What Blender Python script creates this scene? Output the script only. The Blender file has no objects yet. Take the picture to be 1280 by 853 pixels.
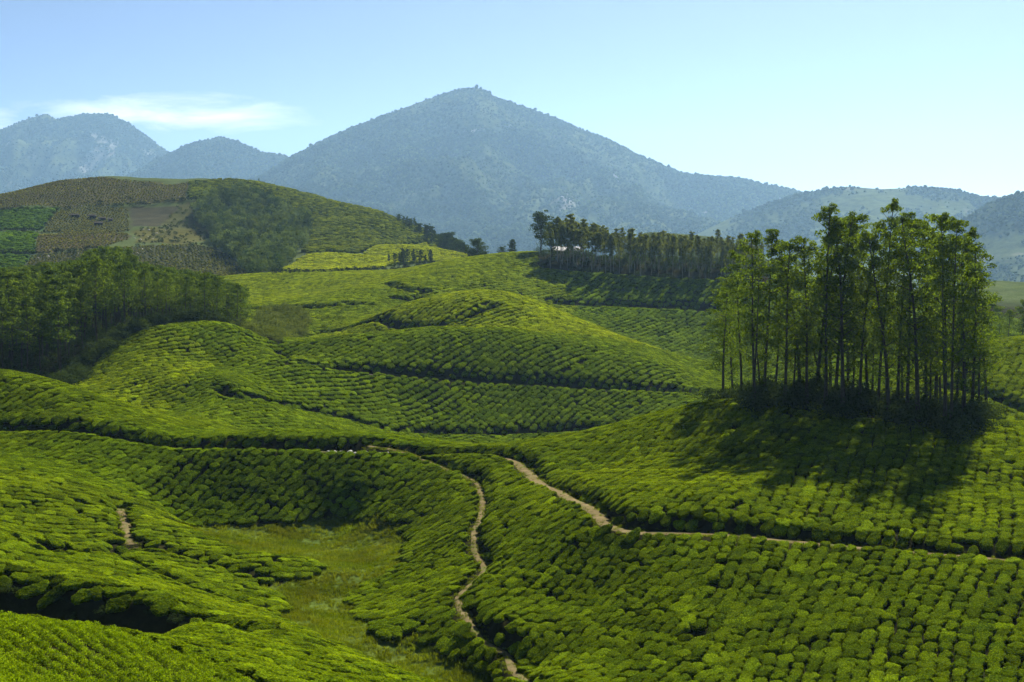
import bpy, math, random
import numpy as np
from mathutils import Vector, Matrix

# ------------------------------------------------------------------ camera, sky, sun, exposure
scene = bpy.context.scene
CAM_Z = 60.0
F_PX, CX, CY, HORIZON = 1777.8, 640.0, 426.5, 320.0
PITCH = math.atan((CY - HORIZON) / F_PX)
cam_data = bpy.data.cameras.new("camera")
cam_data.lens, cam_data.sensor_width = 50.0, 36.0
cam_data.clip_start, cam_data.clip_end = 1.0, 40000.0
cam = bpy.data.objects.new("camera", cam_data)
scene.collection.objects.link(cam)
cam.location = (0, 0, CAM_Z)
cam.rotation_euler = (math.pi / 2 - PITCH, 0, 0)
scene.camera = cam

SUN_EL, SUN_AZ = math.radians(41.0), math.radians(22.0)      # azimuth clockwise from the viewing axis (+Y)
world = bpy.data.worlds.new("World")
scene.world = world
world.use_nodes = True
nt = world.node_tree
nt.nodes.clear()
w_out = nt.nodes.new("ShaderNodeOutputWorld")
w_bg = nt.nodes.new("ShaderNodeBackground")
w_bg.inputs["Strength"].default_value = 0.05
sky = nt.nodes.new("ShaderNodeTexSky")
sky.sky_type = 'NISHITA'
sky.sun_disc = False
sky.sun_elevation = SUN_EL
sky.sun_rotation = SUN_AZ
sky.altitude = 2500.0
sky.air_density, sky.dust_density, sky.ozone_density = 0.46, 3.0, 2.0
# thin drifting clouds, laid out by direction of the sky
tc = nt.nodes.new("ShaderNodeTexCoord")
sep = nt.nodes.new("ShaderNodeSeparateXYZ")
nt.links.new(tc.outputs["Generated"], sep.inputs[0])
def wmath(op, a, b=None, clamp=False):
    n = nt.nodes.new("ShaderNodeMath"); n.operation = op; n.use_clamp = clamp
    for i, v in enumerate((a, b)):
        if v is None: continue
        if isinstance(v, (int, float)): n.inputs[i].default_value = v
        else: nt.links.new(v, n.inputs[i])
    return n.outputs[0]
az_s = wmath('ARCTAN2', sep.outputs[0], sep.outputs[1])
el_s = wmath('ARCSINE', sep.outputs[2])
comb = nt.nodes.new("ShaderNodeCombineXYZ")
nt.links.new(wmath('MULTIPLY', az_s, 9.0), comb.inputs[0])
nt.links.new(wmath('MULTIPLY', el_s, 42.0), comb.inputs[1])
cn = nt.nodes.new("ShaderNodeTexNoise")
cn.inputs["Scale"].default_value = 1.6; cn.inputs["Detail"].default_value = 7; cn.inputs["Roughness"].default_value = 0.58
cn.inputs["Distortion"].default_value = 0.35
nt.links.new(comb.outputs[0], cn.inputs["Vector"])
def bank(a0, e0, wa, we):            # 1 inside an ellipse of the sky, fading to 0
    da = wmath('DIVIDE', wmath('SUBTRACT', az_s, a0), wa)
    de = wmath('DIVIDE', wmath('SUBTRACT', el_s, e0), we)
    r = wmath('ADD', wmath('MULTIPLY', da, da), wmath('MULTIPLY', de, de))
    return wmath('SUBTRACT', 1.0, r, clamp=True)
cl = wmath('MAXIMUM', bank(-0.235, 0.096, 0.112, 0.017), bank(-0.37, 0.086, 0.06, 0.015))
cl = wmath('MAXIMUM', cl, bank(0.95, 0.15, 0.3, 0.05)); cl = wmath('MAXIMUM', cl, bank(-1.3, 0.2, 0.35, 0.06))
dens = wmath('ADD', wmath('MULTIPLY', wmath('SUBTRACT', cn.outputs["Fac"], 0.60), 3.6), wmath('MULTIPLY', cl, 1.15))
dens = wmath('MULTIPLY', wmath('MULTIPLY', dens, wmath('POWER', cl, 0.5)), 0.75, clamp=True)
mixc = nt.nodes.new("ShaderNodeMixRGB")
nt.links.new(dens, mixc.inputs[0]); nt.links.new(sky.outputs[0], mixc.inputs[1])
mixc.inputs[2].default_value = (10.5, 10.6, 10.8, 1)
nt.links.new(mixc.outputs[0], w_bg.inputs["Color"])
nt.links.new(w_bg.outputs[0], w_out.inputs[0])

sun_data = bpy.data.lights.new("sun", 'SUN')
sun_data.energy, sun_data.angle, sun_data.color = 5.0, math.radians(0.55), (1.0, 0.94, 0.83)
sun = bpy.data.objects.new("sun", sun_data)
scene.collection.objects.link(sun)
sdir = Vector((math.sin(SUN_AZ) * math.cos(SUN_EL), math.cos(SUN_AZ) * math.cos(SUN_EL), math.sin(SUN_EL)))
sun.rotation_euler = sdir.to_track_quat('Z', 'Y').to_euler()
sun.location = (0, 0, 900)

vs = scene.view_settings
vs.view_transform, vs.look, vs.gamma, vs.exposure = 'Standard', 'None', 1.0, 1.35
vs.use_curve_mapping = False
scene.render.engine = 'CYCLES'
cy = scene.cycles
cy.use_denoising = True
cy.denoising_prefilter = 'ACCURATE'
cy.max_bounces, cy.diffuse_bounces, cy.glossy_bounces = 6, 3, 2
cy.transmission_bounces, cy.transparent_max_bounces, cy.volume_bounces = 4, 4, 1
cy.caustics_reflective = cy.caustics_refractive = False

# ------------------------------------------------------------------ helpers
rng = np.random.default_rng(11)
random.seed(11)
COL = scene.collection

_perm = np.random.default_rng(5).permutation(256)
_perm = np.concatenate([_perm, _perm])
_ga = np.random.default_rng(6).uniform(0, 2 * np.pi, 256)
_gx, _gy = np.cos(_ga), np.sin(_ga)
def perlin(x, y, seed=0):
    x = np.asarray(x, float) + seed * 17.31; y = np.asarray(y, float) - seed * 9.77
    xi, yi = np.floor(x).astype(int), np.floor(y).astype(int)
    xf, yf = x - xi, y - yi
    u, v = xf ** 3 * (xf * (xf * 6 - 15) + 10), yf ** 3 * (yf * (yf * 6 - 15) + 10)
    def g(i, j, a, b):
        h = _perm[(_perm[(xi + i) & 255] + yi + j) & 255]
        return _gx[h] * a + _gy[h] * b
    a = g(0, 0, xf, yf); b = g(1, 0, xf - 1, yf); c = g(0, 1, xf, yf - 1); d = g(1, 1, xf - 1, yf - 1)
    return (a + u * (b - a) + v * (c - a) + u * v * (a - b - c + d)) * 1.5
def fbm(x, y, oct=4, seed=0, gain=0.5):
    s, a, t = 0, 1.0, 0
    for k in range(oct):
        s = s + a * perlin(x * 2 ** k, y * 2 ** k, seed + k); t += a; a *= gain
    return s / t
def ridged(x, y, oct=4, seed=0, gain=0.55):
    s, a, t = 0, 1.0, 0
    for k in range(oct):
        s = s + a * (1 - 2 * np.abs(perlin(x * 2 ** k, y * 2 ** k, seed + k))); t += a; a *= gain
    return s / t
def sstep(a, b, x):
    t = np.clip((x - a) / (b - a), 0, 1)
    return t * t * (3 - 2 * t)

cp, sp = math.cos(PITCH), math.sin(PITCH)
def at(px, py, Y):
    """the point of the place at distance Y that lies in the direction of (px, py)"""
    u, v = (px - CX) / F_PX, -(py - CY) / F_PX
    t = Y / (cp + v * sp)
    return (u * t, Y, CAM_Z + t * (v * cp - sp))
def at_drop(px, py, drop):
    u, v = (px - CX) / F_PX, -(py - CY) / F_PX
    t = -drop / (v * cp - sp)
    return (u * t, t * (cp + v * sp), CAM_Z - drop)
def project(x, y, z):
    dx, dy, dz = x, y, z - CAM_Z
    d = dy * cp - dz * sp
    return CX + F_PX * dx / d, CY - F_PX * (dy * sp + dz * cp) / d, d

def link(o, parent=None):
    COL.objects.link(o)
    if parent is not None: o.parent = parent
    return o
def tag(o, label=None, cat=None, group=None, kind=None):
    if label: o["label"] = label
    if cat: o["category"] = cat
    if group: o["group"] = group
    if kind: o["kind"] = kind
    return o
def mesh_from(name, verts, faces, mat=None, smooth=True, attrs=None):
    """verts (N,3) array; faces (M,k) array of equal size, or list"""
    me = bpy.data.meshes.new(name)
    verts = np.asarray(verts, np.float32)
    if isinstance(faces, np.ndarray):
        m, k = faces.shape
        me.vertices.add(len(verts)); me.vertices.foreach_set("co", verts.ravel())
        me.loops.add(m * k); me.loops.foreach_set("vertex_index", faces.astype(np.int32).ravel())
        me.polygons.add(m)
        me.polygons.foreach_set("loop_start", np.arange(0, m * k, k, dtype=np.int32))
        me.update(calc_edges=True); me.validate()
    else:
        me.from_pydata([tuple(map(float, v)) for v in verts], [], faces)
    if smooth:
        me.polygons.foreach_set("use_smooth", np.ones(len(me.polygons), bool))
    if mat: me.materials.append(mat)
    if attrs:
        for an, (typ, arr) in attrs.items():
            a = me.attributes.new(an, typ, 'POINT')
            key = {'FLOAT': 'value', 'INT': 'value', 'FLOAT_VECTOR': 'vector', 'FLOAT_COLOR': 'color'}[typ]
            a.data.foreach_set(key, np.asarray(arr, np.int32 if typ == 'INT' else np.float32).ravel())
    return me
def in_poly(x, y, poly):
    r = np.zeros(np.shape(x), bool); n = len(poly)
    for i in range(n):
        x1, y1 = poly[i]; x2, y2 = poly[(i + 1) % n]
        c = ((y1 > y) != (y2 > y)) & (x < (x2 - x1) * (y - y1) / (y2 - y1 + 1e-12) + x1)
        r ^= c
    return r
def dist_poly(x, y, pts):
    """distance to a polyline and the arc parameter index of the nearest point"""
    best = np.full(np.shape(x), 1e9); zi = np.zeros(np.shape(x)); side = np.zeros(np.shape(x))
    for i in range(len(pts) - 1):
        ax, ay, az = pts[i]; bx, by, bz = pts[i + 1]
        dx, dy = bx - ax, by - ay
        L = dx * dx + dy * dy + 1e-9
        t = np.clip(((x - ax) * dx + (y - ay) * dy) / L, 0, 1)
        d = np.hypot(x - ax - t * dx, y - ay - t * dy)
        m = d < best
        best = np.where(m, d, best); zi = np.where(m, az + t * (bz - az), zi)
        side = np.where(m, np.sign(dx * (y - ay) - dy * (x - ax)), side)
    return best, zi, side

# ------------------------------------------------------------------ materials
def new_mat(name):
    m = bpy.data.materials.new(name); m.use_nodes = True
    t = m.node_tree; b = t.nodes["Principled BSDF"]
    return m, t, b
def N(t, typ, **kw):
    n = t.nodes.new(typ)
    for k, v in kw.items(): setattr(n, k, v)
    return n
def setin(n, **kw):
    for k, v in kw.items(): n.inputs[k.replace('_', ' ')].default_value = v
    return n
def ramp(t, src, stops):
    r = N(t, "ShaderNodeValToRGB")
    el = r.color_ramp.elements
    while len(el) < len(stops): el.new(0.5)
    for e, (p, c) in zip(el, stops):
        e.position = p; e.color = (*c, 1)
    t.links.new(src, r.inputs[0])
    return r.outputs[0]
def noise(t, scale, detail=3, rough=0.55, coord="Object", vec=None):
    n = N(t, "ShaderNodeTexNoise"); setin(n, Scale=scale, Detail=detail, Roughness=rough)
    if vec is None:
        c = N(t, "ShaderNodeTexCoord"); vec = c.outputs[coord]
    t.links.new(vec, n.inputs["Vector"])
    return n.outputs["Fac"]
def mixrgb(t, fac, a, b, mode='MIX'):
    n = N(t, "ShaderNodeMixRGB", blend_type=mode)
    for i, v in enumerate((fac, a, b)):
        if isinstance(v, (int, float)): n.inputs[i].default_value = v
        elif isinstance(v, tuple): n.inputs[i].default_value = (*v, 1)
        else: t.links.new(v, n.inputs[i])
    return n.outputs[0]
def bump(t, bsdf, h, strength=0.4, dist=0.1):
    b = N(t, "ShaderNodeBump"); b.inputs["Strength"].default_value = strength; b.inputs["Distance"].default_value = dist
    t.links.new(h, b.inputs["Height"]); t.links.new(b.outputs[0], bsdf.inputs["Normal"])

def leaf_mat(name, dark, light, transl=0.35, rough=0.5, tint=False, spread=0.5, tr_col=None, spec=0.0):
    """leaves: diffuse + a little gloss + light passing through; colour varies leaf by leaf and plant by plant"""
    m, t, b = new_mat(name)
    g = N(t, "ShaderNodeNewGeometry"); oi = N(t, "ShaderNodeObjectInfo")
    mx = N(t, "ShaderNodeMath", operation='MULTIPLY_ADD'); t.links.new(g.outputs["Random Per Island"], mx.inputs[0]); mx.inputs[1].default_value = spread
    m2 = N(t, "ShaderNodeMath", operation='MULTIPLY'); t.links.new(oi.outputs["Random"], m2.inputs[0]); m2.inputs[1].default_value = 1 - spread
    t.links.new(m2.outputs[0], mx.inputs[2])
    col = ramp(t, mx.outputs[0], [(0.1, dark), (0.9, light)])
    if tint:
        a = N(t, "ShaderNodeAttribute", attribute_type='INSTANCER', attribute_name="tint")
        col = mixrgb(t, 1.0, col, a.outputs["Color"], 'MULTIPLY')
    t.links.new(col, b.inputs["Base Color"]); setin(b, Roughness=rough)
    b.inputs["Specular IOR Level"].default_value = spec
    tr = N(t, "ShaderNodeBsdfTranslucent")
    tcol = mixrgb(t, 1.0, col, tr_col or (1.5, 1.35, 0.45), 'MULTIPLY')
    t.links.new(tcol, tr.inputs["Color"])
    ms = N(t, "ShaderNodeMixShader"); ms.inputs[0].default_value = transl
    t.links.new(b.outputs[0], ms.inputs[1]); t.links.new(tr.outputs[0], ms.inputs[2])
    t.links.new(ms.outputs[0], t.nodes["Material Output"].inputs["Surface"])
    return m
def plain_mat(name, c1, c2, scale=2.0, rough=0.85, bmp=0.3, bd=0.05):
    m, t, b = new_mat(name)
    n = noise(t, scale, 5, 0.6)
    t.links.new(ramp(t, n, [(0.3, c1), (0.7, c2)]), b.inputs["Base Color"]); setin(b, Roughness=rough); b.inputs["Specular IOR Level"].default_value = 0.1
    bump(t, b, n, bmp, bd)
    return m
# ------------------------------------------------------------------ terrain: heights through measured points
HAZE_DENSITY = 0.000046
ctrl = []
def cy_(*a):
    for px, py, Y in a: ctrl.append(at(px, py, Y))
def cd_(*a):
    for px, py, d in a: ctrl.append(at_drop(px, py, d))
def cw_(*a):                       # x, y, drop below eye level
    for x, y, d in a: ctrl.append((x, y, CAM_Z - d))
# near slope with the grove
cd_((1280, 853, 33.5), (1000, 853, 35), (800, 853, 36.5), (1420, 853, 33), (1560, 853, 33),
    (1280, 780, 31), (1000, 760, 31.8), (800, 750, 32.8), (700, 760, 34.8), (700, 690, 31.2))
cd_((1280, 697, 28), (1100, 682, 28), (960, 670, 28), (850, 660, 28), (770, 652, 28.2), (740, 632, 28), (690, 605, 28), (645, 573, 28), (1420, 705, 28), (1560, 712, 28))
cy_((1100, 520, 188), (1200, 545, 176), (1280, 532, 188), (1400, 535, 195), (1000, 503, 194), (880, 507, 198), (820, 520, 202), (760, 536, 207), (700, 549, 211), (640, 560, 218),
    (1100, 600, 158), (1250, 620, 152), (950, 580, 168), (850, 590, 170), (760, 590, 182), (1560, 540, 200), (1700, 560, 190))
cw_((22, 245, 37), (40, 240, 36), (60, 235, 34), (85, 228, 31.5), (110, 240, 31))
# path down the valley
cd_((500, 562, 28.6), (560, 585, 29.8), (600, 610, 30.8), (602, 640, 31.8), (590, 670, 32.9), (608, 705, 33.9), (580, 735, 35), (575, 755, 35.5), (600, 785, 36), (635, 805, 36.5), (658, 850, 37.3))
# slope behind the meadow, road along its top
cd_((0, 538, 28), (150, 546, 28), (300, 554, 28), (400, 555, 28), (450, 556, 28), (-150, 535, 28), (-350, 535, 28))
cd_((100, 600, 31.4), (300, 605, 32.8), (450, 605, 32.4), (400, 630, 35.0), (480, 640, 34.8), (560, 640, 33.4), (540, 700, 35.5), (200, 640, 35.2), (0, 575, 30.2))
# meadow
cd_((220, 655, 37.2), (300, 658, 37.4), (430, 650, 36.8), (500, 672, 36.7), (350, 690, 37.7), (450, 700, 37.9), (420, 740, 38.1), (450, 770, 38.3), (380, 765, 38.2), (500, 815, 38.6), (560, 830, 38.8), (630, 852, 39.2))
cd_((480, 790, 37.6), (560, 780, 36.6))
# spurs at the lower side
cy_((0, 590, 190), (60, 606, 188), (150, 640, 184), (-150, 570, 195), (-350, 570, 195))
cd_((165, 685, 34.6), (230, 665, 35.3), (280, 690, 35.9), (395, 712, 37.0), (330, 700, 36.1), (355, 768, 37.3), (250, 720, 36.3), (60, 685, 33.6))
cy_((0, 660, 158), (100, 690, 152), (200, 735, 144), (300, 775, 136), (400, 806, 130), (520, 850, 124), (-150, 640, 165), (-350, 620, 170))
cy_((0, 728, 136.4), (100, 742, 134.2), (200, 765, 130.2), (300, 788, 126.5), (-150, 715, 138), (50, 715, 142), (150, 735, 138), (250, 765, 133))
cw_((-46, 131.5, 37.0), (-36, 128.8, 37.4), (-60, 132, 36.6), (-27, 125, 37.3), (-90, 133, 36.4), (-60, 122, 34), (-48, 116, 32.5), (-33, 119, 34.8))
cy_((250, 795, 123), (350, 815, 119), (420, 830, 117), (480, 853, 115))
cy_((0, 778, 100), (120, 792, 101), (220, 826, 100), (300, 856, 99), (-200, 770, 105), (0, 853, 80), (150, 880, 85))
cw_((-30, 62, 18), (0, 62, 27), (40, 60, 29), (-60, 62, 16), (0, 85, 33.5), (40, 88, 36), (80, 90, 34), (-100, 80, 20), (-100, 110, 29))
# long spur behind the upper road
cy_((0, 468, 247), (60, 478, 245), (130, 503, 238), (200, 530, 231), (270, 546, 224), (-150, 455, 260), (-350, 450, 262))
cd_((0, 520, 26.2), (100, 530, 26.6))
cw_((-90, 285, 30), (-70, 268, 33), (-45, 258, 34.5), (-110, 290, 28), (-140, 300, 27))
# hillock
cy_((90, 482, 318), (140, 442, 332), (200, 413, 342), (245, 408, 346), (285, 408, 348), (325, 424, 350), (352, 447, 346), (180, 520, 284), (110, 490, 302), (200, 470, 310), (280, 460, 325), (250, 440, 333), (225, 505, 294))
cw_((-85, 372, 22), (-60, 390, 24), (-40, 385, 27))
# central hill
cy_((600, 366, 425), (540, 374, 420), (500, 385, 412), (650, 372, 425), (700, 391, 420), (760, 416, 408), (820, 438, 395), (880, 464, 378), (932, 487, 358),
    (540, 411, 366), (640, 413, 368), (450, 421, 357), (400, 436, 350), (360, 450, 332), (740, 428, 374), (820, 455, 362), (590, 387, 398))
cy_((600, 476, 344), (450, 463, 338), (760, 484, 345), (880, 490, 345), (600, 542, 323), (750, 535, 325), (480, 536, 312), (420, 521, 308), (340, 503, 300), (285, 492, 293), (290, 478, 302), (215, 526, 268), (330, 545, 272), (440, 545, 285), (860, 528, 322), (950, 520, 320))
cw_((-10, 470, 22), (12, 472, 23), (35, 465, 29), (-25, 455, 22), (60, 440, 35), (80, 410, 36), (-5, 270, 37), (-35, 275, 37))
cw_((-17, 379, 20.7), (0, 380, 20.9), (13, 381, 21.2), (-30, 374, 21.4))
# slopes behind it
cy_((880, 452, 468), (880, 400, 504), (800, 400, 502), (800, 346, 540), (700, 335, 548), (720, 372, 518), (930, 352, 528), (900, 330, 575), (800, 326, 575), (1000, 360, 530),
    (655, 319, 562), (600, 328, 548), (560, 336, 535), (520, 350, 512), (490, 362, 492), (450, 381, 462), (410, 404, 440), (380, 420, 425), (600, 350, 515), (690, 317, 580))
cy_((320, 387, 482), (400, 346, 600), (345, 344, 615), (440, 360, 545), (380, 372, 520), (490, 340, 610), (340, 405, 430), (300, 432, 395), (360, 425, 405), (300, 405, 440))
cy_((360, 338, 690), (430, 336, 690), (390, 319, 760), (480, 318, 760), (500, 330, 700), (560, 328, 700), (540, 312, 790), (590, 323, 760))
cw_((20, 625, 9), (60, 650, 15), (110, 650, 14), (0, 670, 12), (30, 720, 20), (90, 800, 28), (10, 850, 24), (40, 950, 26), (60, 870, 28), (205, 930, 26), (150, 860, 24))
# far right
cy_((1280, 424, 300), (1225, 431, 298), (1350, 420, 305), (1500, 410, 310), (1250, 500, 262), (1215, 490, 268), (1285, 517, 254), (1180, 480, 275), (1100, 480, 300), (1000, 430, 400), (1100, 425, 430), (1250, 415, 420), (1400, 520, 250), (1000, 475, 330), (1600, 510, 250))
cw_((150, 370, 32), (120, 360, 31), (200, 400, 30), (150, 520, 30), (200, 600, 25), (150, 700, 20), (260, 800, 15))
cy_((850, 293, 930), (905, 298, 930), (800, 294, 930))
# wood on the lower left
cy_((0, 470, 330), (80, 478, 322), (-150, 450, 340), (100, 432, 380), (0, 425, 400), (200, 412, 400), (290, 404, 410), (100, 398, 460), (0, 395, 470), (250, 392, 470), (-150, 400, 470), (-350, 420, 400), (-350, 380, 520))
# broad hill far left
cy_((0, 244, 1080), (60, 229, 1090), (130, 227, 1100), (200, 236, 1100), (260, 229, 1080), (330, 232, 1060), (400, 248, 1030), (470, 266, 990), (540, 296, 920), (-150, 262, 1080), (-350, 300, 1000),
    (100, 262, 960), (0, 270, 950), (200, 262, 960), (300, 262, 950), (100, 292, 860), (0, 300, 830), (200, 300, 830), (100, 322, 760), (250, 325, 760), (0, 335, 740), (300, 300, 850), (400, 290, 860), (450, 305, 830), (320, 345, 660), (250, 350, 660), (150, 350, 640), (370, 275, 930), (50, 358, 600), (200, 362, 580))
cw_((-400, 1250, 30), (-250, 1260, 20), (-100, 1230, 25), (50, 1200, 35), (200, 1200, 40), (400, 1200, 45), (400, 1000, 35), (250, 980, 22), (120, 1010, 18), (-550, 1000, 10), (-550, 1250, 40), (-300, 700, 12), (-400, 850, 8), (500, 800, 30), (600, 1250, 50))
C = np.array(ctrl)
def tps_fit(C, lam):
    n = len(C); S = 100.0
    X = C[:, :2] / S
    r2 = ((X[:, None] - X[None]) ** 2).sum(-1)
    K = 0.5 * r2 * np.log(r2 + 1e-12) + lam * np.eye(n)
    Pm = np.c_[np.ones(n), X]
    A = np.zeros((n + 3, n + 3)); A[:n, :n] = K; A[:n, n:] = Pm; A[n:, :n] = Pm.T
    sol = np.linalg.solve(A, np.r_[C[:, 2], 0, 0, 0])
    return X, sol[:n], sol[n:], S
# work in log-distance space so that near detail and far shapes weigh alike
def warp(x, y): return x / y * 300.0, 300.0 * np.log(np.maximum(y, 30) / 100.0)
wx, wy = warp(C[:, 0], C[:, 1])
TX, TW, TA, TS = tps_fit(np.c_[wx, wy, (C[:, 2] - CAM_Z) / C[:, 1] * 300], 3e-4)
def tps(x, y):
    a, b = warp(x, y); a = a / TS; b = b / TS
    out = TA[0] + TA[1] * a + TA[2] * b
    for i in range(len(TX)):
        r2 = (a - TX[i, 0]) ** 2 + (b - TX[i, 1]) ** 2
        out = out + TW[i] * 0.5 * r2 * np.log(r2 + 1e-12)
    return CAM_Z + out * y / 300.0

Y0, Y1, NR, NU = 56.0, 1300.0, 700, 540
Q = (Y1 / Y0) ** (1.0 / (NR - 1))
def half_w(y): return 0.47 * y + 22.0
rows_y = Y0 * Q ** np.arange(NR)
us = np.linspace(-1, 1, NU)
GX = us[None, :] * half_w(rows_y)[:, None]
GY = np.repeat(rows_y[:, None], NU, 1)
GZ = tps(GX, GY)
GZ = GZ + 0.22 * fbm(GX / 14, GY / 14, 3, 2) * sstep(80, 130, GY) + sstep(500, 900, GY) * (3.0 * fbm(GX / 60, GY / 60, 4, 7))
def grid_z(x, y, Z=None):
    Z = GZ if Z is None else Z
    x = np.asarray(x, float); y = np.asarray(y, float)
    r = np.clip(np.log(np.maximum(y, 1) / Y0) / math.log(Q), 0, NR - 1.001)
    c = np.clip((x / half_w(y) + 1) * 0.5 * (NU - 1), 0, NU - 1.001)
    i, j = r.astype(int), c.astype(int); a, b = r - i, c - j
    return (Z[i, j] * (1 - a) * (1 - b) + Z[i + 1, j] * a * (1 - b) + Z[i, j + 1] * (1 - a) * b + Z[i + 1, j + 1] * a * b)
def hit(px, py, ymin=60.0, ymax=1290.0):
    """where the ground is met in the direction of (px, py), looking past everything before ymin"""
    ys = ymin * (ymax / ymin) ** np.linspace(0, 1, 1600)
    u, v = (px - CX) / F_PX, -(py - CY) / F_PX
    t = ys / (cp + v * sp)
    z = CAM_Z + t * (v * cp - sp)
    below = z < grid_z(u * t, ys)
    if not below.any():
        k = int(np.argmin(z - grid_z(u * t, ys)))
    else:
        k = int(np.argmax(below))
    return (float(u * t[k]), float(ys[k]), float(grid_z(u * t[k], ys[k])))
def smooth_line(pts, step=1.0):
    """Catmull-Rom through 3D points, resampled"""
    P = [np.array(p) for p in pts]
    P = [2 * P[0] - P[1]] + P + [2 * P[-1] - P[-2]]
    out = []
    for i in range(1, len(P) - 2):
        n = max(2, int(np.linalg.norm(P[i + 1] - P[i]) / step))
        for k in range(n):
            t = k / n
            out.append(0.5 * (2 * P[i] + (P[i + 1] - P[i - 1]) * t + (2 * P[i - 1] - 5 * P[i] + 4 * P[i + 1] - P[i + 2]) * t ** 2 + (3 * P[i] - P[i - 1] - 3 * P[i + 1] + P[i + 2]) * t ** 3))
    out.append(P[-2])
    return np.array(out)
# ------------------------------------------------------------------ roads and paths: benches cut into the slopes
def pxl(pts, ymin): return [hit(a, b, ymin) for a, b in pts]
def drops(pts): return [at_drop(*p) for p in pts]
ROADS = {}
def road(key, pts, w, bank, step=1.0):
    L = smooth_line(pts, step)
    z = grid_z(L[:, 0], L[:, 1])
    k = max(3, int(7 / step)); ker = np.ones(2 * k + 1) / (2 * k + 1)
    z = np.convolve(np.pad(z, k, mode='edge'), ker, 'valid')
    L[:, 2] = z
    L[:, 0] += 0.25 * w * perlin(L[:, 1] / 6, L[:, 0] / 6, 3)
    ROADS[key] = (L, w, bank)
road("main", drops([(-330, 533, 28), (-150, 535, 28), (0, 538, 28), (150, 546, 28), (300, 554, 28), (400, 555.5, 28), (470, 557, 28), (560, 560, 28), (610, 565, 28), (645, 573, 28), (690, 605, 28), (715, 620, 28), (740, 632, 28), (757, 648, 28), (790, 657, 28), (850, 660, 28), (960, 670, 28), (1100, 682, 28), (1280, 697, 28), (1420, 705, 28), (1560, 712, 28)]), 1.35, 0.7)
road("path", drops([(460, 556, 28.2), (500, 562, 28.6), (560, 585, 29.8), (592, 600, 30.5), (602, 618, 31.1), (602, 640, 31.8), (592, 668, 32.9), (597, 690, 33.5), (606, 708, 34.0), (582, 735, 35), (573, 748, 35.3), (580, 765, 35.7), (600, 787, 36), (632, 805, 36.5), (645, 830, 37), (660, 853, 37.4), (690, 900, 38)]), 0.85, 0.7)
road("hill_upper", pxl([(352, 447), (375, 453), (450, 463), (520, 469), (600, 476), (690, 481), (760, 485), (850, 489), (925, 491)], 290), 1.45, 0.6, 1.5)
road("hill_lower", pxl([(278, 487), (284, 494), (300, 498), (340, 504), (400, 516), (440, 526), (480, 537), (540, 541), (600, 542), (700, 538), (780, 534), (860, 529)], 255), 1.5, 0.6, 1.5)
road("dome", pxl([(478, 399), (486, 405), (500, 410), (520, 411), (545, 409), (580, 398), (620, 383)], 300), 1.2, 0.8, 1.5)
road("terrace_a", pxl([(488, 356), (500, 361), (515, 365), (532, 366)], 430), 2.3, 0.8, 1.5)
road("terrace_b", pxl([(494, 373), (510, 376), (528, 376)], 430), 2.0, 0.8, 1.5)
road("terrace_c", pxl([(316, 388), (345, 387), (385, 386), (420, 383), (458, 381)], 400), 2.2, 0.8, 1.5)
road("terrace_d", pxl([(345, 428), (370, 424), (400, 419), (428, 415), (446, 408), (478, 399)], 380), 2.2, 0.8, 1.5)
road("grove_upper", pxl([(680, 334), (720, 337), (760, 340), (860, 346), (940, 353)], 480), 2.6, 0.8, 2)
road("grove_lower", pxl([(690, 378), (760, 381), (850, 385), (930, 389)], 440), 2.4, 0.8, 2)
road("right_hill", pxl([(1180, 484), (1215, 490), (1240, 496), (1258, 504), (1290, 519)], 235), 1.2, 0.8)
road("spur_path", pxl([(148, 632), (156, 645), (158, 660), (163, 675), (172, 686)], 150), 1.1, 0.6)
road("spur_track", pxl([(60, 689), (110, 691), (150, 688), (172, 686)], 150), 1.5, 0.6)
road("gully", pxl([(150, 700), (185, 714), (222, 731), (282, 752), (335, 772)], 146), 0.9, 0.7)
road("gully_side", pxl([(205, 690), (250, 703), (300, 718), (345, 728)], 150), 0.6, 0.6)

STONES = []
for px_, dy_, sz_ in [(412, 1.0, 0.7), (420, 1.5, 0.9), (427, 0.8, 0.6), (438, 1.2, 1.0), (446, 1.9, 0.7), (458, 1.4, 0.9), (463, 2.0, 0.5), (476, 1.7, 0.8), (486, 2.1, 0.6), (446, 3.4, 0.5)]:
    p_ = at_drop(px_, 555, 28); STONES.append((p_[0], p_[1] - dy_, sz_))
NZ = GZ.copy()
road_d = np.full(GZ.shape, 99.0)
for key, (L, w, bk) in ROADS.items():
    x0, x1, y0, y1 = L[:, 0].min() - 8, L[:, 0].max() + 8, L[:, 1].min() - 8, L[:, 1].max() + 8
    m = (GX > x0) & (GX < x1) & (GY > y0) & (GY < y1)
    d, zi, sd = dist_poly(GX[m], GY[m], L[::2] if len(L) > 60 else L)
    f = 1 - sstep(w, w + bk, d)
    NZ[m] = NZ[m] * (1 - f) + (zi - (np.interp(GX[m], [-10, 2], [0.95, 0.4]) if key == 'main' else 1.1 if key in ('spur_track', 'gully') else 0.35 if key in ('path', 'spur_path', 'gully_side') else (1.0 if L[0, 1] < 400 else 1.5))) * f
    road_d[m] = np.minimum(road_d[m], d - w)
GZ = NZ

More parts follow.
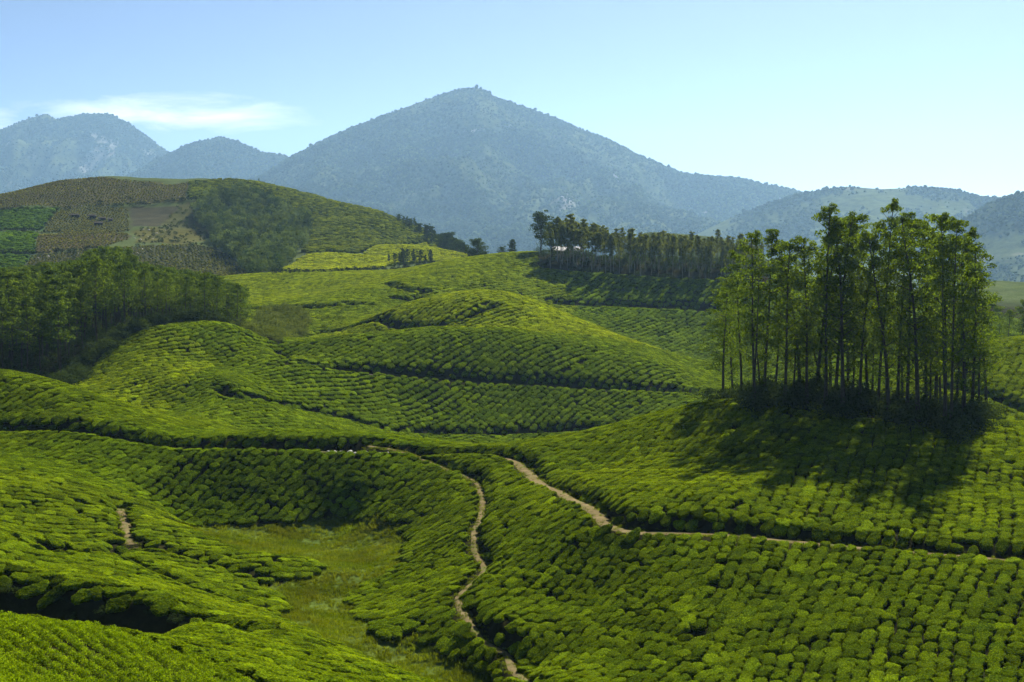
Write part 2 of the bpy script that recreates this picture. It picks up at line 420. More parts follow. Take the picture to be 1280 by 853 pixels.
# ------------------------------------------------------------------ what covers the ground where (plan polygons)
def plan(pts, ymin): return [hit(a, b, ymin)[:2] for a, b in pts]
MEADOW = [hit(a, min(b, 900), 112)[:2] for a, b in [(195, 648), (250, 657), (300, 660), (360, 655), (420, 642), (470, 645), (503, 662), (512, 680), (497, 712), (455, 735), (436, 748), (440, 768), (470, 790), (487, 806), (515, 800), (545, 812), (580, 828), (610, 842), (640, 856), (660, 900),
          (560, 880), (520, 853), (450, 820), (400, 803), (340, 775), (362, 764), (345, 745), (310, 735), (340, 733), (385, 724), (402, 713), (390, 703), (330, 697), (280, 685), (235, 664)]]
WOOD = [at(a, b, Y)[:2] for a, b, Y in [(-420, 450, 330), (-150, 450, 325), (0, 470, 318), (60, 480, 312), (92, 482, 316), (140, 440, 336), (200, 410, 347), (285, 404, 358), (305, 400, 380), (308, 395, 470), (260, 380, 520), (0, 390, 540), (-420, 390, 540)]]
SCRUB = plan([(300, 412), (330, 392), (372, 388), (385, 405), (350, 425), (352, 440), (330, 424)], 352)
GROVE2 = [at(a, 335, Y)[:2] for a, Y in [(672, 549), (760, 543), (870, 535), (960, 524), (960, 590), (800, 592), (670, 590)]]
YOUNG = [at(a, b, Y)[:2] for a, b, Y in [(-260, 770, 107), (0, 776, 103), (120, 790, 103.5), (220, 825, 103), (300, 858, 101.5), (420, 900, 90), (420, 1000, 60), (-500, 1000, 58)]]
BANK = [(-125, 143), (-75, 140.5), (-52, 136.6), (-38, 132.6), (-28, 128.2), (-25.0, 125.5), (-29, 124.8), (-40, 128.2), (-52, 130.6), (-80, 132), (-125, 134)]
BRIGHT = plan([(352, 339), (385, 319), (430, 319), (485, 321), (500, 330), (470, 337), (420, 339)], 640) 
BRIGHT2 = plan([(455, 319), (478, 308), (535, 306), (592, 323), (560, 329), (500, 331)], 640)
# patchwork of the broad far hill
HB = 640
PATCH = [
    (plan([(-200, 225), (0, 240), (60, 226), (130, 222), (215, 232), (235, 228), (232, 252), (150, 256), (85, 260), (0, 262), (-200, 270)], HB), (0.060, 0.055, 0.022)),
    (plan([(-200, 271), (0, 266), (72, 262), (50, 289), (0, 288), (-200, 290)], HB), (0.035, 0.070, 0.026)),
    (plan([(-200, 293), (0, 292), (46, 293), (42, 318), (0, 319), (-200, 325)], HB), (0.035, 0.066, 0.026)),
    (plan([(-200, 326), (0, 321), (36, 320), (25, 338), (-200, 345)], HB), (0.036, 0.068, 0.027)),
    (plan([(73, 262), (130, 258), (160, 262), (162, 289), (100, 291), (52, 289)], HB), (0.043, 0.048, 0.019)),
    (plan([(50, 293), (160, 292), (160, 300), (130, 309), (44, 318)], HB), (0.050, 0.043, 0.023)),
    (plan([(160, 260), (218, 256), (222, 272), (190, 284), (165, 285)], HB), (0.045, 0.044, 0.028)),
    (plan([(168, 288), (200, 284), (245, 288), (262, 298), (235, 305), (170, 304)], HB), (0.070, 0.070, 0.023)),
    (plan([(40, 320), (160, 309), (240, 306), (280, 312), (325, 345), (300, 365), (0, 365), (26, 338)], HB), (0.040, 0.043, 0.021)),
    (plan([(222, 256), (262, 250), (250, 275), (262, 298), (240, 287), (200, 283)], HB), (0.055, 0.059, 0.024)),
]
HWOOD = plan([(246, 268), (262, 250), (300, 246), (340, 255), (372, 268), (387, 285), (385, 300), (372, 318), (352, 338), (330, 348), (318, 345), (300, 330), (272, 312), (270, 296), (250, 282)], HB)
HGREEN = plan([(236, 228), (330, 229), (400, 244), (470, 262), (545, 292), (592, 320), (535, 305), (475, 308), (450, 318), (385, 318), (378, 318), (388, 300), (388, 284), (372, 266), (340, 252), (300, 244), (236, 250)], HB)

nz = fbm(GX / 9, GY / 9, 3, 21)
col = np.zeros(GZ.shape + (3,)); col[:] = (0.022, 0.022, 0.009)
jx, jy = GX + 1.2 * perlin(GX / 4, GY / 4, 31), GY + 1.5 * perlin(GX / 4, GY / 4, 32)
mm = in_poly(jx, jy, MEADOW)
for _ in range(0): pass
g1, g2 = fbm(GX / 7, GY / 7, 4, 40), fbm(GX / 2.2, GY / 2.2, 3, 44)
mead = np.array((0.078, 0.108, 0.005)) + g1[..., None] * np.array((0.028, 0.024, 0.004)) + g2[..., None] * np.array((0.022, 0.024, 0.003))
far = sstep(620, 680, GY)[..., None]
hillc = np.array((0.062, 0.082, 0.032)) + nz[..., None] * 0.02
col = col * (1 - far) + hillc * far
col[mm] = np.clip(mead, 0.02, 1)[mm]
fx, fy = GX + 3 * perlin(GX / 20, GY / 20, 33), GY + 6 * perlin(GX / 20, GY / 20, 34)
for poly, c in PATCH:
    k = in_poly(fx, fy, poly)
    col[k] = np.array(c) * (1 + 0.35 * nz[k][:, None])
k = in_poly(fx, fy, HGREEN); col[k] = np.array((0.060, 0.085, 0.034)) * (1 + 0.3 * nz[k][:, None])
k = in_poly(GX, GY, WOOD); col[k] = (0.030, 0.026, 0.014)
ter = np.sin((GZ + 1.2 * perlin(GX / 25, GY / 25, 61)) * 2 * np.pi / 3.6)
farm = sstep(640, 720, GY)
col = col * (1 + 0.10 * farm * ter)[..., None]
m_terr, t, b = new_mat("ground_cover")
a = N(t, "ShaderNodeAttribute", attribute_name="cover")
n1 = noise(t, 1.3, 6, 0.65); n2 = noise(t, 0.11, 4, 0.6)
cc = mixrgb(t, 1.0, a.outputs["Color"], ramp(t, n1, [(0.25, (0.55, 0.55, 0.5)), (0.75, (1.45, 1.45, 1.4))]), 'MULTIPLY')
cc = mixrgb(t, 1.0, cc, ramp(t, n2, [(0.3, (0.8, 0.85, 0.85)), (0.7, (1.2, 1.15, 1.1))]), 'MULTIPLY')
t.links.new(cc, b.inputs["Base Color"]); setin(b, Roughness=0.95); b.inputs["Specular IOR Level"].default_value = 0.0
bump(t, b, n1, 0.5, 0.25)
idx = np.arange(NR * NU).reshape(NR, NU)
quads = np.stack([idx[:-1, :-1], idx[:-1, 1:], idx[1:, 1:], idx[1:, :-1]], -1).reshape(-1, 4)
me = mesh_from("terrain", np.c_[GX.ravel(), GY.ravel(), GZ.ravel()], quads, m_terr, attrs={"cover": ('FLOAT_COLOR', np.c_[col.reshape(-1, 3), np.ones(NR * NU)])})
tag(link(bpy.data.objects.new("terrain", me)), kind="structure", label="rolling valley floor and slopes beneath the tea plantation")

# wide lowland under and beyond it, reaching past the mountains
m_low = plain_mat("lowland", (0.03, 0.05, 0.02), (0.07, 0.09, 0.035), 0.01, 0.95, 0.0)
me = mesh_from("lowland", [(-9000, -600, -24), (9000, -600, -24), (9000, 12000, -24), (-9000, 12000, -24)], np.array([[0, 1, 2, 3]]), m_low)
tag(link(bpy.data.objects.new("lowland", me)), kind="structure", label="dark green lowland reaching to the feet of the mountains")

# ------------------------------------------------------------------ dirt surfaces of roads and paths
m_dirt, t, b = new_mat("dirt")
n1 = noise(t, 0.8, 6, 0.65); n2 = noise(t, 6.0, 4, 0.6)
c1 = ramp(t, n1, [(0.3, (0.075, 0.060, 0.028)), (0.5, (0.145, 0.115, 0.056)), (0.72, (0.215, 0.172, 0.09))])
t.links.new(mixrgb(t, ramp(t, noise(t, 0.5, 4, 0.7), [(0.52, (0, 0, 0)), (0.62, (0.8, 0.8, 0.8))]), c1, (0.10, 0.12, 0.03)), b.inputs["Base Color"])
setin(b, Roughness=0.95); b.inputs["Specular IOR Level"].default_value = 0.0; bump(t, b, n2, 0.5, 0.04)
m_shade_soil = plain_mat('shade_toned_soil', (0.035, 0.028, 0.015), (0.075, 0.058, 0.032), 1.2, 0.95, 0.4, 0.05)  # track soil coloured darker, standing in for the shade under the banks
def ribbon(name, key, half, label, lift=0.05, mat=None):
    L = ROADS[key][0]
    d = np.gradient(L[:, :2], axis=0); d /= np.linalg.norm(d, axis=1)[:, None] + 1e-9
    nrm = np.c_[-d[:, 1], d[:, 0]]
    cols = np.linspace(-1, 1, 7); V = []
    s = np.arange(len(L))
    for cidx, c in enumerate(cols):
        hv_ = half(L) if callable(half) else half
        wv = hv_ * (1 + 0.35 * perlin(s / 5.0, s * 0 + cidx * 0.7, 51))
        P = L[:, :2] + nrm * (c * wv)[:, None]
        V.append(np.c_[P, grid_z(P[:, 0], P[:, 1]) + lift + 0.05 * (abs(c) < 0.2) - 0.09 * (abs(c) > 0.95)])
    V = np.stack(V, 1); n = len(L)
    idx = np.arange(n * 7).reshape(n, 7)
    F = np.stack([idx[:-1, :-1], idx[:-1, 1:], idx[1:, 1:], idx[1:, :-1]], -1).reshape(-1, 4)
    o = link(bpy.data.objects.new(name, mesh_from(name, V.reshape(-1, 3), F, mat or m_dirt)))
    return tag(o, label, kind="structure")
ribbon("dirt_road", "main", lambda L: np.interp(L[:, 0], [-14, -4, 2, 40, 60], [0.4, 0.55, 0.95, 0.85, 0.5]), "pale dirt road curving below the tree grove and along the tea slope")
ribbon("dirt_path", "path", 0.50, "narrow winding dirt footpath running down beside the meadow")
ribbon("dirt_path", "spur_path", 0.8, "short pale footpath cutting through the tea spur")
ribbon("dirt_path", "spur_track", 0.6, "shaded track at the foot of the tea spur", mat=m_shade_soil)
ribbon("dirt_path", "hill_lower", 0.8, "track round the foot of the central tea hill", mat=m_shade_soil)
ribbon("dirt_path", "hill_upper", 0.7, "track halfway up the central tea hill", mat=m_shade_soil)
ribbon("dirt_path", "dome", 0.9, "pale path bending round the dome of the central hill")
ribbon("dirt_path", "right_hill", 0.8, "pale track on the tea hill behind the grove")
ribbon("dirt_path", "grove_upper", 1.0, "track along the far row of trees", mat=m_shade_soil)
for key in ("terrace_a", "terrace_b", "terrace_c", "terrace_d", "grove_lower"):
    ribbon("terrace_path", key, 0.7, "dark terrace path between the far tea fields", mat=m_shade_soil)

# ------------------------------------------------------------------ mountains
m_mt, t, b = new_mat("mountain_side")
a = N(t, "ShaderNodeAttribute", attribute_name="cover")
n1 = noise(t, 0.03, 6, 0.7)
cc = mixrgb(t, 1.0, a.outputs["Color"], ramp(t, n1, [(0.3, (0.55, 0.55, 0.55)), (0.7, (1.4, 1.4, 1.4))]), 'MULTIPLY')
t.links.new(cc, b.inputs["Base Color"]); setin(b, Roughness=0.95); b.inputs["Specular IOR Level"].default_value = 0.0
bump(t, b, n1, 0.6, 8.0)
MOUNT = {}
def mountain(name, label, crest, D, run, back, spur, seed, base=-24.0, p=1.15, grassy=0.0, rock=0.0, margin=260, nx=260, ny=150, wob=120.0, carve=0.8):
    S_ = 2.0; D, run, back, spur, margin, wob = [q * S_ for q in (D, run, back, spur, margin, wob)]
    cr = np.array(crest, float)
    x = (cr[:, 0] - CX) / F_PX * D
    xs = np.linspace(x[0] - margin, x[-1] + margin, nx)
    pyc = np.interp(xs, x, cr[:, 1])
    fade = sstep(0, margin * 1.5, xs - xs[0]) * sstep(0, margin * 1.5, xs[-1] - xs)
    Dx = D + wob * fbm(xs / 1800.0, xs * 0 + seed, 3, seed)
    v = -(pyc - CY) / F_PX
    h = CAM_Z + Dx / (cp + v * sp) * (v * cp - sp) - 13.0
    xw = xs * Dx / D
    tt = np.concatenate([-np.linspace(1, 0.02, 40) ** 1.2, np.linspace(0, 1, ny)])       # -1 back ... 0 crest ... 1 foot
    T, X = np.meshgrid(tt, xw, indexing='ij'); DX = np.broadcast_to(Dx, T.shape); Hh = np.broadcast_to(h, T.shape)
    Yw = np.where(T >= 0, DX - T * run, DX - T * back)
    pr = np.where(T >= 0, (1 - np.clip(T, 0, 1)) ** p, (1 - np.clip(-T, 0, 1)) ** 1.3)
    Z = base + (Hh - base) * pr
    env = np.abs(T) ** 0.7 * (1 - np.clip(np.abs(T), 0, 1)) ** 0.55
    wx_ = X + 0.25 * (DX - Yw) * perlin(X / 1400, Yw / 1800, seed + 3)
    rd = ridged(wx_ / 900.0, Yw / 2300.0, 4, seed, 0.42) + 0.4 * ridged(wx_ / 360.0, Yw / 800.0, 3, seed + 30)
    cut = np.clip((1.25 - rd) / 1.5, 0, 1)                                           # gullies cut between the spurs
    Z = base + (Z - base) * (1 - carve * cut * sstep(0.0, 0.30, np.abs(T))) + 0.04 * spur * env * fbm(X / 180, Yw / 180, 4, seed + 9)
    Z = np.where(np.abs(T) > 0.97, base - 6, np.maximum(Z, base - 6))
    Z = base - 6 + (Z - base + 6) * np.broadcast_to(fade, T.shape)
    cover = np.zeros(T.shape + (3,)); cover[:] = (0.026, 0.040, 0.018)
    gm = sstep(0.05, 0.4, fbm(X / 520, Yw / 520, 4, seed + 5) + grassy - 0.55 * (cut - 0.42))
    cover = cover * (1 - gm[..., None]) + np.array((0.062, 0.078, 0.027)) * gm[..., None]
    rm = sstep(0.12, 0.3, fbm(X / 260, (Yw + Z) / 480, 4, seed + 15) + rock - 0.25)
    cover = cover * (1 - rm[..., None]) + np.array((0.20, 0.19, 0.17)) * rm[..., None]
    R, Cc = T.shape; idx = np.arange(R * Cc).reshape(R, Cc)
    F = np.stack([idx[:-1, :-1], idx[:-1, 1:], idx[1:, 1:], idx[1:, :-1]], -1).reshape(-1, 4)[:, ::-1]
    me = mesh_from(name, np.c_[X.ravel(), Yw.ravel(), Z.ravel()], np.ascontiguousarray(F), m_mt, attrs={"cover": ('FLOAT_COLOR', np.c_[cover.reshape(-1, 3), np.ones(R * Cc)])})
    tag(link(bpy.data.objects.new(name, me)), label, kind="structure")
    MOUNT[label] = (X, Yw, Z, np.maximum(gm, rm), T)
    return label
MT_MAIN = mountain("mountain", "broad forested mountain with a pointed summit", [(215, 262), (260, 245), (330, 216), (370, 191), (420, 166), (480, 141), (530, 123), (560, 113), (585, 107), (600, 107), (620, 119), (650, 129), (690, 143), (720, 156), (760, 171), (800, 191), (850, 214), (880, 217), (920, 220), (960, 228), (1000, 238), (1060, 262), (1100, 285)],
         3400, 1500, 1100, 680, 3, grassy=0.20, nx=320, ny=190)
MT_ROCK = mountain("mountain", "distant rocky mountain with twin blunt summits", [(-260, 260), (-120, 215), (-40, 182), (0, 163), (40, 146), (62, 140), (76, 147), (108, 141), (140, 141), (165, 153), (190, 171), (213, 188), (250, 212), (300, 240), (360, 262)],
         4600, 1700, 1000, 560, 8, grassy=0.10, rock=0.16, nx=240, ny=120)
MT_MID = mountain("mountain", "wooded lower peak between the rocky and the broad mountain", [(60, 262), (110, 240), (160, 219), (215, 189), (245, 176), (278, 169), (300, 175), (330, 188), (355, 191), (380, 205), (430, 240), (470, 262)],
         4000, 1300, 800, 430, 14, grassy=0.10, nx=220, ny=120)
MT_EAST = mountain("mountain", "low grassy ridge with forest patches beyond the grove", [(860, 275), (920, 262), (960, 250), (1000, 238), (1030, 232), (1060, 229), (1100, 232), (1150, 230), (1190, 233), (1222, 241), (1260, 246), (1330, 240), (1420, 235), (1500, 245)],
         2500, 1050, 700, 170, 21, grassy=0.28, nx=260, ny=150, wob=80)
MT_NEAR = mountain("mountain", "grassy hillside with dark wood patches rising at the edge", [(1130, 330), (1160, 305), (1200, 272), (1230, 250), (1256, 240), (1290, 232), (1360, 220), (1480, 205), (1600, 215), (1700, 250)],
         1750, 700, 600, 130, 27, grassy=0.28, nx=220, ny=140, margin=120, wob=50)

# ------------------------------------------------------------------ the air
m_air = bpy.data.materials.new("air"); m_air.use_nodes = True
t = m_air.node_tree; t.nodes.clear()
o_ = N(t, "ShaderNodeOutputMaterial"); pv = N(t, "ShaderNodeVolumePrincipled")
pv.inputs["Color"].default_value = (0.40, 0.68, 1.0, 1); pv.inputs["Density"].default_value = HAZE_DENSITY
pv.inputs["Anisotropy"].default_value = 0.45
t.links.new(pv.outputs[0], o_.inputs["Volume"])
X0, X1_, Ya, Yb, Za, Zb = -9300, 9300, -800, 12300, -26.5, 1100
hv = [(x, y, z) for x in (X0, X1_) for y in (Ya, Yb) for z in (Za, Zb)]
hf = np.array([[0, 1, 3, 2], [4, 6, 7, 5], [0, 4, 5, 1], [2, 3, 7, 6], [0, 2, 6, 4], [1, 5, 7, 3]])
tag(link(bpy.data.objects.new("haze", mesh_from("haze", hv, hf, m_air, smooth=False))), "thin blue haze filling the air over the valley", kind="stuff")
# ------------------------------------------------------------------ scattering of plants that nobody could count
def scatter(name, P, rot, scl, tint, pick, protos, label, extra=None):
    n = len(P)
    me = bpy.data.meshes.new(name)
    me.vertices.add(n); me.vertices.foreach_set("co", np.asarray(P, np.float32).ravel())
    for an, typ, arr, key in (("rot", 'FLOAT_VECTOR', rot, 'vector'), ("scl", 'FLOAT_VECTOR', scl, 'vector'), ("tint", 'FLOAT_COLOR', np.c_[tint, np.ones(n)], 'color'), ("pick", 'INT', pick, 'value')):
        a = me.attributes.new(an, typ, 'POINT'); a.data.foreach_set(key, np.asarray(arr, np.int32 if typ == 'INT' else np.float32).ravel())
    me.materials.append(protos[0].data.materials[0])
    o = link(bpy.data.objects.new(name, me))
    tag(o, label, kind="stuff")
    ng = bpy.data.node_groups.new(name + "_spread", "GeometryNodeTree")
    ng.interface.new_socket("Geometry", in_out='INPUT', socket_type='NodeSocketGeometry')
    ng.interface.new_socket("Geometry", in_out='OUTPUT', socket_type='NodeSocketGeometry')
    gi, go = ng.nodes.new("NodeGroupInput"), ng.nodes.new("NodeGroupOutput")
    iop = ng.nodes.new("GeometryNodeInstanceOnPoints"); iop.inputs["Pick Instance"].default_value = True
    jn = ng.nodes.new("GeometryNodeJoinGeometry")
    for p in protos:
        oi = ng.nodes.new("GeometryNodeObjectInfo"); oi.inputs["Object"].default_value = p; oi.inputs["As Instance"].default_value = True
        ng.links.new(oi.outputs["Geometry"], jn.inputs[0])
    ng.links.new(gi.outputs[0], iop.inputs["Points"]); ng.links.new(jn.outputs[0], iop.inputs["Instance"])
    for an, dt, sock in (("rot", 'FLOAT_VECTOR', "Rotation"), ("scl", 'FLOAT_VECTOR', "Scale"), ("pick", 'INT', "Instance Index")):
        na = ng.nodes.new("GeometryNodeInputNamedAttribute"); na.data_type = dt; na.inputs["Name"].default_value = an
        ng.links.new(na.outputs["Attribute"], iop.inputs[sock])
    ng.links.new(iop.outputs[0], go.inputs[0])
    md = o.modifiers.new("spread", 'NODES'); md.node_group = ng
    return o
def ico(sub):
    import bmesh
    bm = bmesh.new(); bmesh.ops.create_icosphere(bm, subdivisions=sub, radius=1.0)
    V = np.array([v.co for v in bm.verts]); F = np.array([[v.index for v in f.verts] for f in bm.faces]); bm.free()
    return V, F
ICO = {k: ico(k) for k in (1, 2, 3)}
def noise3(V, s, seed):
    return (perlin(V[:, 0] * s, V[:, 1] * s + V[:, 2] * s * 0.7, seed) + perlin(V[:, 2] * s, V[:, 0] * s - V[:, 1] * s * 0.6, seed + 4)) * 0.7
def leaf_quads(P, nrm, size, r, aspect=0.5, tilt=0.8):
    """one small folded leaf (two triangles sharing the midrib) at each point P facing about nrm"""
    n = len(P)
    nn = nrm + r.normal(0, tilt, (n, 3)); nn /= np.linalg.norm(nn, axis=1)[:, None] + 1e-9
    a = r.normal(0, 1, (n, 3)); a -= (a * nn).sum(1)[:, None] * nn; a /= np.linalg.norm(a, axis=1)[:, None] + 1e-9
    b = np.cross(nn, a)
    L = (size * r.uniform(0.7, 1.3, n))[:, None]; W = L * aspect
    V = np.stack([P - a * L * 0.5, P + b * W * 0.5 - nn * L * 0.08, P + a * L * 0.5, P - b * W * 0.5 - nn * L * 0.08], 1).reshape(-1, 3)
    i = np.arange(n)[:, None] * 4
    return V, np.concatenate([i + [[0, 1, 2]], i + [[0, 2, 3]]], 0)
def proto(name, V, F, mat, smooth=True):
    return bpy.data.objects.new(name, mesh_from(name, V, np.ascontiguousarray(F), mat, smooth))

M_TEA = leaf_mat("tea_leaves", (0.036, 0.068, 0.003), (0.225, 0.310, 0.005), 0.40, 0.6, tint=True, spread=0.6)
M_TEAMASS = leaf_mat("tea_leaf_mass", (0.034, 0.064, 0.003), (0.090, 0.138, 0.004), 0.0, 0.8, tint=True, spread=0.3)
M_WOODY = plain_mat("tea_stems", (0.035, 0.028, 0.018), (0.07, 0.055, 0.035), 8, 0.9)
def bush_mesh(seed, sub, nleaf, leaf):
    r = np.random.default_rng(seed)
    V, F = ICO[sub][0].copy(), ICO[sub][1]
    ang = np.arctan2(V[:, 1], V[:, 0])
    out = 1 + 0.14 * np.sin(ang * 2 + r.uniform(0, 6)) + 0.10 * np.sin(ang * 3 + r.uniform(0, 6)) + 0.06 * np.sin(ang * 5 + r.uniform(0, 6))
    rad = np.hypot(V[:, 0], V[:, 1])
    k = 0.5 * out * np.clip(rad, 1e-3, None) ** -0.6                       # a clipped cushion: flat top, steep skirts
    X, Y = V[:, 0] * k, V[:, 1] * k
    Z = np.where(V[:, 2] > 0, 0.50 + 0.28 * np.abs(V[:, 2]) ** 0.42, 0.50 - 0.54 * np.abs(V[:, 2]))
    U = np.c_[X, Y, Z]
    bump_ = 0.085 * noise3(U, 4.3, seed) + 0.05 * noise3(U, 10, seed + 2)
    nrm = np.c_[V[:, 0] * 0.7, V[:, 1] * 0.7, V[:, 2] + 0.25]; nrm /= np.linalg.norm(nrm, axis=1)[:, None]
    U = U + nrm * bump_[:, None]
    if nleaf:
        tri = U[F]; ar = np.linalg.norm(np.cross(tri[:, 1] - tri[:, 0], tri[:, 2] - tri[:, 0]), axis=1)
        cen = tri.mean(1); ar = ar * np.where(cen[:, 2] > 0.2, 1, 0.15)
        f = r.choice(len(F), nleaf, p=ar / ar.sum()); w = r.dirichlet((1, 1, 1), nleaf)
        P = (U[F[f]] * w[:, :, None]).sum(1); nr = (nrm[F[f]] * w[:, :, None]).sum(1)
        P = P + nr * r.uniform(0.0, 0.05, nleaf)[:, None]
        LV, LF = leaf_quads(P, nr, leaf, r, 0.5, 0.55)
        nb = len(F); F = np.concatenate([F, LF + len(U)]); U = np.concatenate([U, LV])
    return U, F, nb
def bush(seed, sub, nleaf, leaf):
    U, F, nb = bush_mesh(seed, sub, nleaf, leaf)
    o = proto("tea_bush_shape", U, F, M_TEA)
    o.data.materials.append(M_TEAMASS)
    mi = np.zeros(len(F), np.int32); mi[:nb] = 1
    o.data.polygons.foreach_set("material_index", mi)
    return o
BUSH_NEAR = [bush(100 + k, 3, 650, 0.145) for k in range(7)]
BUSH_FAR = [bush(200 + k, 2, 200, 0.2) for k in range(5)]

def slope_rot(x, y, f, r, spin=None):
    e = 0.8
    gx = (grid_z(x + e, y) - grid_z(x - e, y)) / (2 * e); gy = (grid_z(x, y + e) - grid_z(x, y - e)) / (2 * e)
    n = len(x); g = np.hypot(gx, gy); lim = np.minimum(1, 0.7 / (g + 1e-9)); gx, gy = gx * lim * f, gy * lim * f
    up = np.c_[-gx, -gy, np.ones(n)]; up /= np.linalg.norm(up, axis=1)[:, None]
    sp_ = r.uniform(0, 2 * np.pi, n) if spin is None else spin
    # Euler XYZ of Rz(a)-free frame: R = Ry/Rx tilt after spin about z
    fx = np.c_[np.cos(sp_), np.sin(sp_), np.zeros(n)]; fx -= (fx * up).sum(1)[:, None] * up; fx /= np.linalg.norm(fx, axis=1)[:, None]
    fy = np.cross(up, fx)
    ry = -np.arcsin(np.clip(fx[:, 2], -1, 1)); rx = np.arctan2(fy[:, 2], up[:, 2]); rz = np.arctan2(fx[:, 1], fx[:, 0])
    return np.c_[rx, ry, rz]

# fields: (seed point px, py, ymin), row heading in degrees from +Y, row spacing, spacing in the row, size, tint, label
FIELDS = [
    ((1050, 770, 90), 27, 1.32, 1.02, 0.92, (1.0, 1.0, 1.0), "dense rows of tea bushes on the slope below the dirt road"),
    ((760, 800, 90), 40, 1.30, 1.0, 0.9, (1.0, 1.0, 1.0), "dense rows of tea bushes on the slope beside the footpath"),
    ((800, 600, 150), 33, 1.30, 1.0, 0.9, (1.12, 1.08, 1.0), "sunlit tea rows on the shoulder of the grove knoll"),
    ((1150, 620, 130), 21, 1.36, 1.04, 0.93, (1.03, 1.02, 1.0), "tea rows around the shadow of the grove"),
    ((560, 700, 130), 48, 1.28, 1.0, 0.9, (1.0, 1.0, 1.0), "tea rows between the meadow and the footpath"),
    ((620, 590, 150), 40, 1.28, 1.0, 0.9, (1.0, 1.0, 1.0), "narrow wedge of tea between the footpath and the dirt road"),
    ((400, 605, 170), 30, 1.36, 1.02, 0.92, (0.92, 0.97, 1.0), "dark green tea rows on the slope above the meadow"),
    ((100, 580, 170), 24, 1.40, 1.04, 0.94, (0.92, 0.97, 1.0), "dark green tea rows falling to the valley below the road"),
    ((60, 640, 150), 66, 1.6, 1.2, 0.98, (1.02, 1.0, 1.0), "tea rows on the spur with the short footpath"),
    ((300, 690, 140), 70, 1.6, 1.2, 0.98, (1.0, 1.0, 1.0), "tongue of tea bushes reaching into the meadow"),
    ((60, 705, 120), 74, 1.65, 1.25, 1.0, (1.0, 1.0, 1.0), "tea rows on the long near spur above the dark bank"),
    ((330, 785, 115), 68, 1.65, 1.25, 1.0, (1.0, 1.0, 1.0), "tea bushes along the tail of the near spur"),
    ((300, 815, 105), 50, 1.9, 1.5, 1.25, (0.95, 0.97, 0.95), "loose tea bushes in the gully under the dark bank"),
    ((60, 505, 215), 36, 1.5, 1.1, 0.98, (1.0, 1.0, 0.95), "tea rows on the long spur above the upper road"),
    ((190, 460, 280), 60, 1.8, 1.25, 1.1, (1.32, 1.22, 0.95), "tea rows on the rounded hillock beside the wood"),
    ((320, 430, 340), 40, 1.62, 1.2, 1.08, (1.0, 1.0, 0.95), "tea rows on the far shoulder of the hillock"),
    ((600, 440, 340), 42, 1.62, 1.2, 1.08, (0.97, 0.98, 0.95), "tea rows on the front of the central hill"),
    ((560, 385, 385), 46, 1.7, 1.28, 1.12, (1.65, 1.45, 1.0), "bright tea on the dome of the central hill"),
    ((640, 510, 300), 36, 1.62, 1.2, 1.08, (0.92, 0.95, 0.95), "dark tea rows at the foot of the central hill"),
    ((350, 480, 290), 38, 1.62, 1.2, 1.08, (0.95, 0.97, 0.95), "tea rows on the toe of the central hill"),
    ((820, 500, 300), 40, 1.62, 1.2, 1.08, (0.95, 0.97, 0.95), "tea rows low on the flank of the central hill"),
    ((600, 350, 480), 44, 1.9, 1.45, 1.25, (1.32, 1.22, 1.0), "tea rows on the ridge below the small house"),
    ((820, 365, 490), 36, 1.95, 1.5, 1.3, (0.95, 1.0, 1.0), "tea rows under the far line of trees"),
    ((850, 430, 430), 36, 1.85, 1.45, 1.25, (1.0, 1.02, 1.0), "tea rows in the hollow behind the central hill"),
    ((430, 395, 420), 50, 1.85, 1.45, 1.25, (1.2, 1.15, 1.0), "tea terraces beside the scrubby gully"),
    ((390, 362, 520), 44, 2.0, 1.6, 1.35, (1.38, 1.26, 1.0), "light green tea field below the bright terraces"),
    ((1255, 460, 250), 30, 1.7, 1.3, 1.15, (1.1, 1.06, 1.0), "tea rows on the hill behind the grove"),
    ((1100, 470, 280), 30, 1.8, 1.4, 1.2, (0.95, 1.0, 1.0), "tea in the hollow behind the grove"),
    ((1050, 410, 400), 30, 2.0, 1.6, 1.35, (0.95, 1.0, 1.0), "tea slopes far behind the grove"),
]
seeds_xy = np.array([hit(*f[0])[:2] for f in FIELDS])
rd_allow = {k: (v[1] + 0.28) for k, v in ROADS.items()}
def near_road(x, y, extra=0.0):
    bad = np.zeros(len(x), bool)
    for key, (L, w, bk) in ROADS.items():
        m = (x > L[:, 0].min() - 4) & (x < L[:, 0].max() + 4) & (y > L[:, 1].min() - 4) & (y < L[:, 1].max() + 4)
        if not m.any(): continue
        d, _, _ = dist_poly(x[m], y[m], L[::2] if len(L) > 60 else L)
        half = {"main": np.interp(x[m], [-14, -4, 2], [1.0, 1.0, 1.05]), "path": 0.6}.get(key, w * 0.62)
        bad[np.where(m)[0][d < half + 0.38 + extra]] = True
    for sx_, sy_, _ in STONES: bad |= (np.abs(x - sx_) < 0.75) & (y < sy_ + 0.6) & (y > sy_ - 1.9)
    return bad
GROVE_C = at(1085, 520, 186)
indiv = []
allb = []
fieldpts = []
